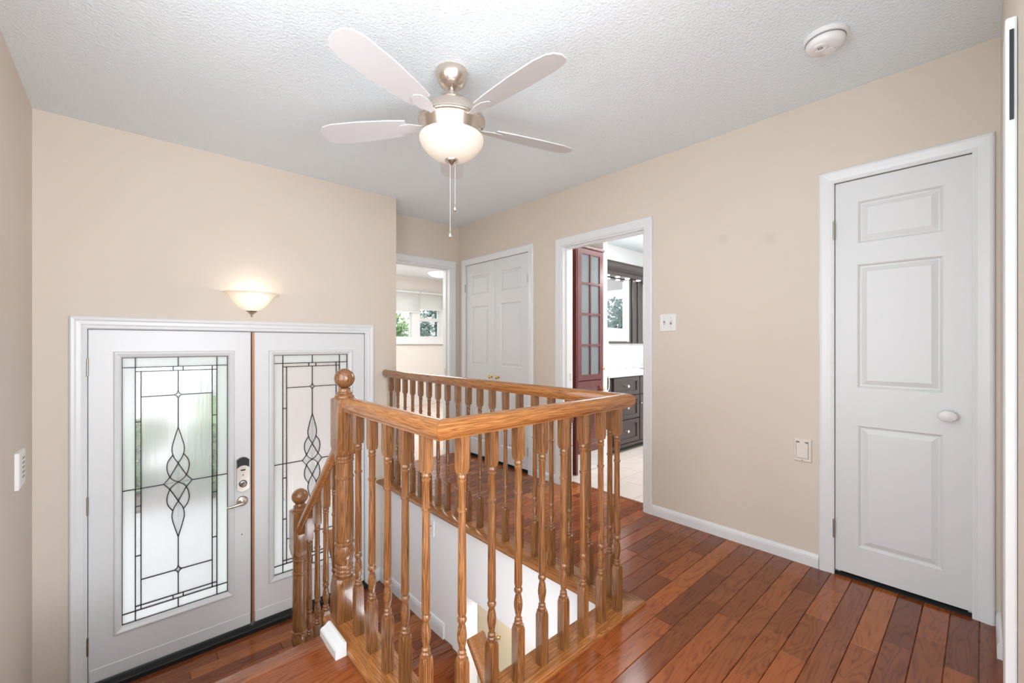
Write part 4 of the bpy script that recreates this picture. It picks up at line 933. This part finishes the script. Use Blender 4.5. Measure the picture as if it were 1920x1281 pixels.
put('inner_trim', plate(TM, (4.905, 4.950), (1.2, 2.025), 0.011, 0.040, []), M['trim'], mc)
cr = put('crown', ext([(0.0, 2.02), (0.14, 2.02), (0.15, 2.06), (0.12, 2.09), (0.13, 2.12), (0.17, 2.16), (0.18, 2.185), (0.0, 2.185)], 4.15, 5.54, lambda c, a, b: (c, 3.198-a, b)), M['espresso'], mc)
for x in (4.40, 4.62, 4.84, 5.10): put('puck_light', lathe([(0.03, 2.021), (0.03, 2.014), (0.001, 2.013)], (x, 3.198-0.085), 16), M['puck'], mc)
hd = thing('wall_holder', (3.44, 2.47, 1.05), 'slim white wall holder with a looped white cord beside the vanity', 'holder')
put('holder', box(3.426, 3.452, 2.430, 2.476, 0.98, 1.10, 0.006, seg=2), M['plastic'], hd)
put('handle', tube([(3.462, 2.455, 1.07), (3.466, 2.452, 1.15), (3.464, 2.450, 1.25)], [0.010, 0.013, 0.009], 10), M['plastic'], hd, True)
put('cord', tube(bez3 if False else [(3.455, 2.45, 0.985), (3.478, 2.448, 0.90), (3.492, 2.448, 0.80), (3.485, 2.448, 0.73), (3.462, 2.45, 0.705), (3.436, 2.452, 0.72)], 0.005, 8), M['plastic'], hd, True)

# ------------------------------------------------------------------ bedroom
wall('wall_bedroom', plate(lambda u, v, w: (1.586+w, u, v), (YF+0.16, 7.44), (-1.0, H), 0, 0.16, []), M['wall_bed'], 'left side wall of the bedroom')
put('cladding', box(1.55, 1.584, YF+0.165, 7.44, -1.0, H+0.05), M['brick'], kind='structure', label='pinkish brick outer face of the bedroom wall', cat='wall')
wall('wall_return', box(1.63, XE, YF+0.161, YB+0.12, -0.2, H), M['wall'], 'short beige return beside the bedroom doorway') if False else None
wall('wall_bedroom.001', plate(lambda u, v, w: (u, 7.30+w, v), (1.59, 5.4), (0, H), 0, 0.14, [(3.60, 4.72, 1.24, 2.10)]), M['wall_bed'], 'far bedroom wall with two shaded windows')
wall('wall_bedroom.002', box(5.3, 5.4, 3.95, 7.3, 0, H), M['wall_bed'], 'right side wall of the bedroom')
wall('wall_bedroom.003', box(2.81, 5.4, 3.83, 3.95, 0, H), M['wall_bed'], 'bedroom wall behind the closets')
put('floor.004', box(1.66, 5.4, YB, 7.3, -0.1, 0.0), M['carpet'], kind='structure', label='pale sunlit bedroom floor', cat='floor')
w1 = thing('window_1', (4.16, 7.30, 1.24), 'pair of white bedroom sash windows with garden view', 'window', kind='structure')
TW = lambda u, v, w: (u, 7.30-w, v)
put('window_frame', plate(TW, (3.60, 4.72), (1.24, 2.10), -0.12, 0.01, [(3.66, 4.03, 1.30, 2.06), (4.20, 4.665, 1.30, 2.06)]), M['trim'], w1)
put('casing', frame4(TW, 3.53, 4.79, 1.165, 2.17, [(0, 0.0), (0, 0.018), (0.075, 0.018), (0.075, 0.0)]), M['trim'], w1)
put('sash', plate(TW, (4.20, 4.665), (1.30, 1.665), -0.07, -0.04, [(4.225, 4.64, 1.322, 1.615)]), M['trim'], w1)
put('sash', plate(TW, (4.20, 4.665), (1.61, 2.06), -0.10, -0.07, [(4.222, 4.645, 1.68, 2.04)]), M['trim'], w1)
put('sash', plate(TW, (3.66, 4.03), (1.30, 2.06), -0.10, -0.07, [(3.675, 4.015, 1.312, 2.04)]), M['trim'], w1)
put('glass_pane', box(4.223, 4.642, 1.32, 1.617, -0.056, -0.053, T=TW), M['glass'], w1)
put('glass_pane', box(4.220, 4.647, 1.678, 2.042, -0.086, -0.083, T=TW), M['glass'], w1)
put('glass_pane', box(3.673, 4.017, 1.310, 2.042, -0.086, -0.083, T=TW), M['glass'], w1)
put('window_sill', box(3.53, 4.79, 7.25, 7.299, 1.165, 1.195, 0.005), M['trim'], w1)
for u0, u1, zb, lab in ((3.52, 4.165, 1.785, 'white roller blind on the left bedroom window'), (4.185, 4.80, 1.845, 'white roller blind on the right bedroom window')):
    r = thing('roller_shade', ((u0+u1)/2, 7.26, 2.17), lab, 'blind', 'bedroom roller blinds')
    put('cloth', box(u0, u1, zb, 2.155, 0.030, 0.032, T=TW), M['shade'], r)
    put('hem_bar', box(u0, u1, zb-0.02, zb+0.002, 0.026, 0.036, 0.003, T=TW), M['trim'], r)
    put('tube', tube([TW(u0, 2.155, 0.045), TW(u1, 2.155, 0.045)], 0.022, 12), M['trim'], r, True)
    put('bracket', box(u1-0.004, u1+0.004, 2.13, 2.185, 0.0, 0.07, T=TW), M['plastic'], r)
bl_ = thing('ceiling_lamp', (4.10, 6.45, H), 'white dome lamp on the bedroom ceiling', 'lamp')
put('dome', lathe([(0.20, 2.425), (0.19, 2.405), (0.15, 2.375), (0.09, 2.355), (0.001, 2.348)], (4.10, 6.45), 28), M['puck'] if False else mat('bedroom_lamp_glass', (1, 1, 1), 0.3, emit=(1, 0.98, 0.95), estr=2.0), bl_, True)
put('ring', lathe([(0.21, 2.44), (0.212, 2.43), (0.205, 2.42), (0.195, 2.42)], (4.10, 6.45), 28), M['trim'], bl_, 35)

# ------------------------------------------------------------------ outside
put('ground', box(-14, 30, YF+0.20, 40, ZE-0.45, ZE-0.20), M['grass'], kind='structure', label='green lawn outside the house', cat='ground')
put('ground.001', box(5.8, 34, -20, YF+0.20, ZE-0.45, ZE-0.20), M['grass'], kind='structure', label='side lawn outside the bathroom window', cat='ground')
put('path', box(-6, 1.54, YF+0.21, 6.9, ZE-0.20, ZE-0.06), M['concrete'], kind='structure', label='pale concrete walk in front of the entry doors', cat='path')
put('path.001', box(-9, 1.54, 9.2, 22, ZE-0.20, ZE-0.08), M['concrete'], kind='structure', label='pale street beyond the mulch bed outside the entry', cat='path')
def foliage(c, rad, n, size, squash=1.0, gaps=0.0):
    b = bmesh.new(); rnd = random.Random(int(abs(c[0])*97+n))
    clumps = [(Vector((rnd.uniform(-1, 1)*0.7, rnd.uniform(-1, 1)*0.7, rnd.uniform(-1, 1)*0.7)), rnd.uniform(0.35, 0.6)) for _ in range(12)]
    for _ in range(n):
        cc, cr = rnd.choice(clumps)
        d = Vector((rnd.gauss(0, 1), rnd.gauss(0, 1), rnd.gauss(0, 1))).normalized()*cr*rnd.uniform(0.75, 1.0)
        p = (cc+d)*rad; p.z *= squash; p += Vector(c)
        s = size*rnd.uniform(0.6, 1.3)
        a = Vector((rnd.gauss(0, 1), rnd.gauss(0, 1), rnd.gauss(0, 1))).normalized(); q = a.orthogonal().normalized()
        vs = [b.verts.new(p+a*s), b.verts.new(p+q*s*0.5), b.verts.new(p-a*s), b.verts.new(p-q*s*0.5)]
        b.faces.new(vs)
    return b
def tree(name, x, y, zc, rad, m, label, n=1500, size=0.12, squash=1.0, trunk=0.09, cat='tree'):
    t = thing(name, (x, y, ZE-0.2), label, cat)
    c = put('crown', foliage((x, y, zc), rad, n, size, squash), m, t); c['kind'] = 'stuff'
    z0 = ZE-0.2
    tr = put('trunk', tube([(x, y, z0), (x+0.05, y, (z0+zc)/2), (x, y+0.05, zc), (x+0.1, y, zc+rad*0.5)], [trunk*1.3, trunk, trunk*0.8, trunk*0.3], 10), M['bark'], t, True)
    put('branch', tube([(x, y, zc-rad*0.5), (x+rad*0.4, y-rad*0.1, zc+rad*0.1), (x+rad*0.6, y, zc+rad*0.4)], [trunk*0.5, trunk*0.35, trunk*0.1], 8), M['bark'], tr, True)
    return t
tree('leafy_tree', 8.3, 17.3, 2.1, 1.25, M['leaf_a'], 'light green leafy tree outside the left bedroom window', 2600, 0.10)
tree('evergreen_tree', 11.4, 18.2, 2.5, 1.25, M['leaf_b'], 'blue green evergreen outside the right bedroom window', 2600, 0.10)
tree('garden_bush', 10.0, 15.2, 0.65, 0.85, M['leaf_a'], 'rounded green bush below the right bedroom window view', 2600, 0.09, 0.95, 0.05, 'bush')
tree('shade_tree', 14.6, -3.3, 2.15, 0.95, M['leaf_b'], 'dark tree seen in the bathroom mirror above a pale roof', 2600, 0.08)
tree('entry_bush', 0.90, 7.3, -0.40, 0.42, M['leaf_a'], 'bright green bush blurred behind the left entry glass', 1800, 0.09, 1.0, 0.04, 'bush')
tree('entry_shrub', 0.02, 7.9, -0.40, 0.42, M['leaf_a'], 'small green shrub blurred behind the entry glass near its hinge side', 1500, 0.09, 1.1, 0.04, 'bush')
put('ground.002', box(-4, 1.54, 6.9, 9.2, ZE-0.20, ZE-0.03), mottled(mat('brown_mulch', (0.20, 0.14, 0.11), 0.95), (0.15, 0.10, 0.08), (0.27, 0.20, 0.16), 12), kind='structure', label='brown mulch bed outside the entry', cat='ground')
hs = thing('house', (13, -2.2, ZE-0.2), 'neighbouring house with pale sloping roof in the mirror', 'house')
put('wall', box(10.8, 13.2, -4.6, 0.4, ZE-0.2, 1.15), M['brick'], hs)
put('roof', loft([[(10.5, y, 1.10), (12.0, y, 2.0 if y < -2 else 1.45), (13.5, y, 1.10)] for y in (-4.9, 0.7)]), M['shingle'], hs)
h2 = thing('house', (9.2, 22, ZE-0.2), 'small brick house with pink gable beyond the bedroom garden', 'house')
put('wall', box(9.9, 11.4, 21, 24, ZE-0.2, 1.55), M['brick'], h2)
put('roof', loft([[(9.7, y, 1.5), (10.65, y, 2.0), (11.6, y, 1.5)] for y in (20.8, 24.2)]), M['shingle'], h2)
h3 = thing('house', (-1.5, 22, ZE-0.2), 'pale house across the street behind the entry glass', 'house')
put('wall', box(-7.5, 6.0, 22, 26, ZE-0.2, 1.6), mottled(mat('pale_siding', (0.55, 0.54, 0.53), 0.9), (0.50, 0.49, 0.48), (0.60, 0.59, 0.58), 7), h3)
put('roof', loft([[(-8, 21.7, 1.58), (-8, 24, 2.8), (-8, 26.3, 1.58)], [(6.4, 21.7, 1.58), (6.4, 24, 2.8), (6.4, 26.3, 1.58)]]), M['shingle'], h3)
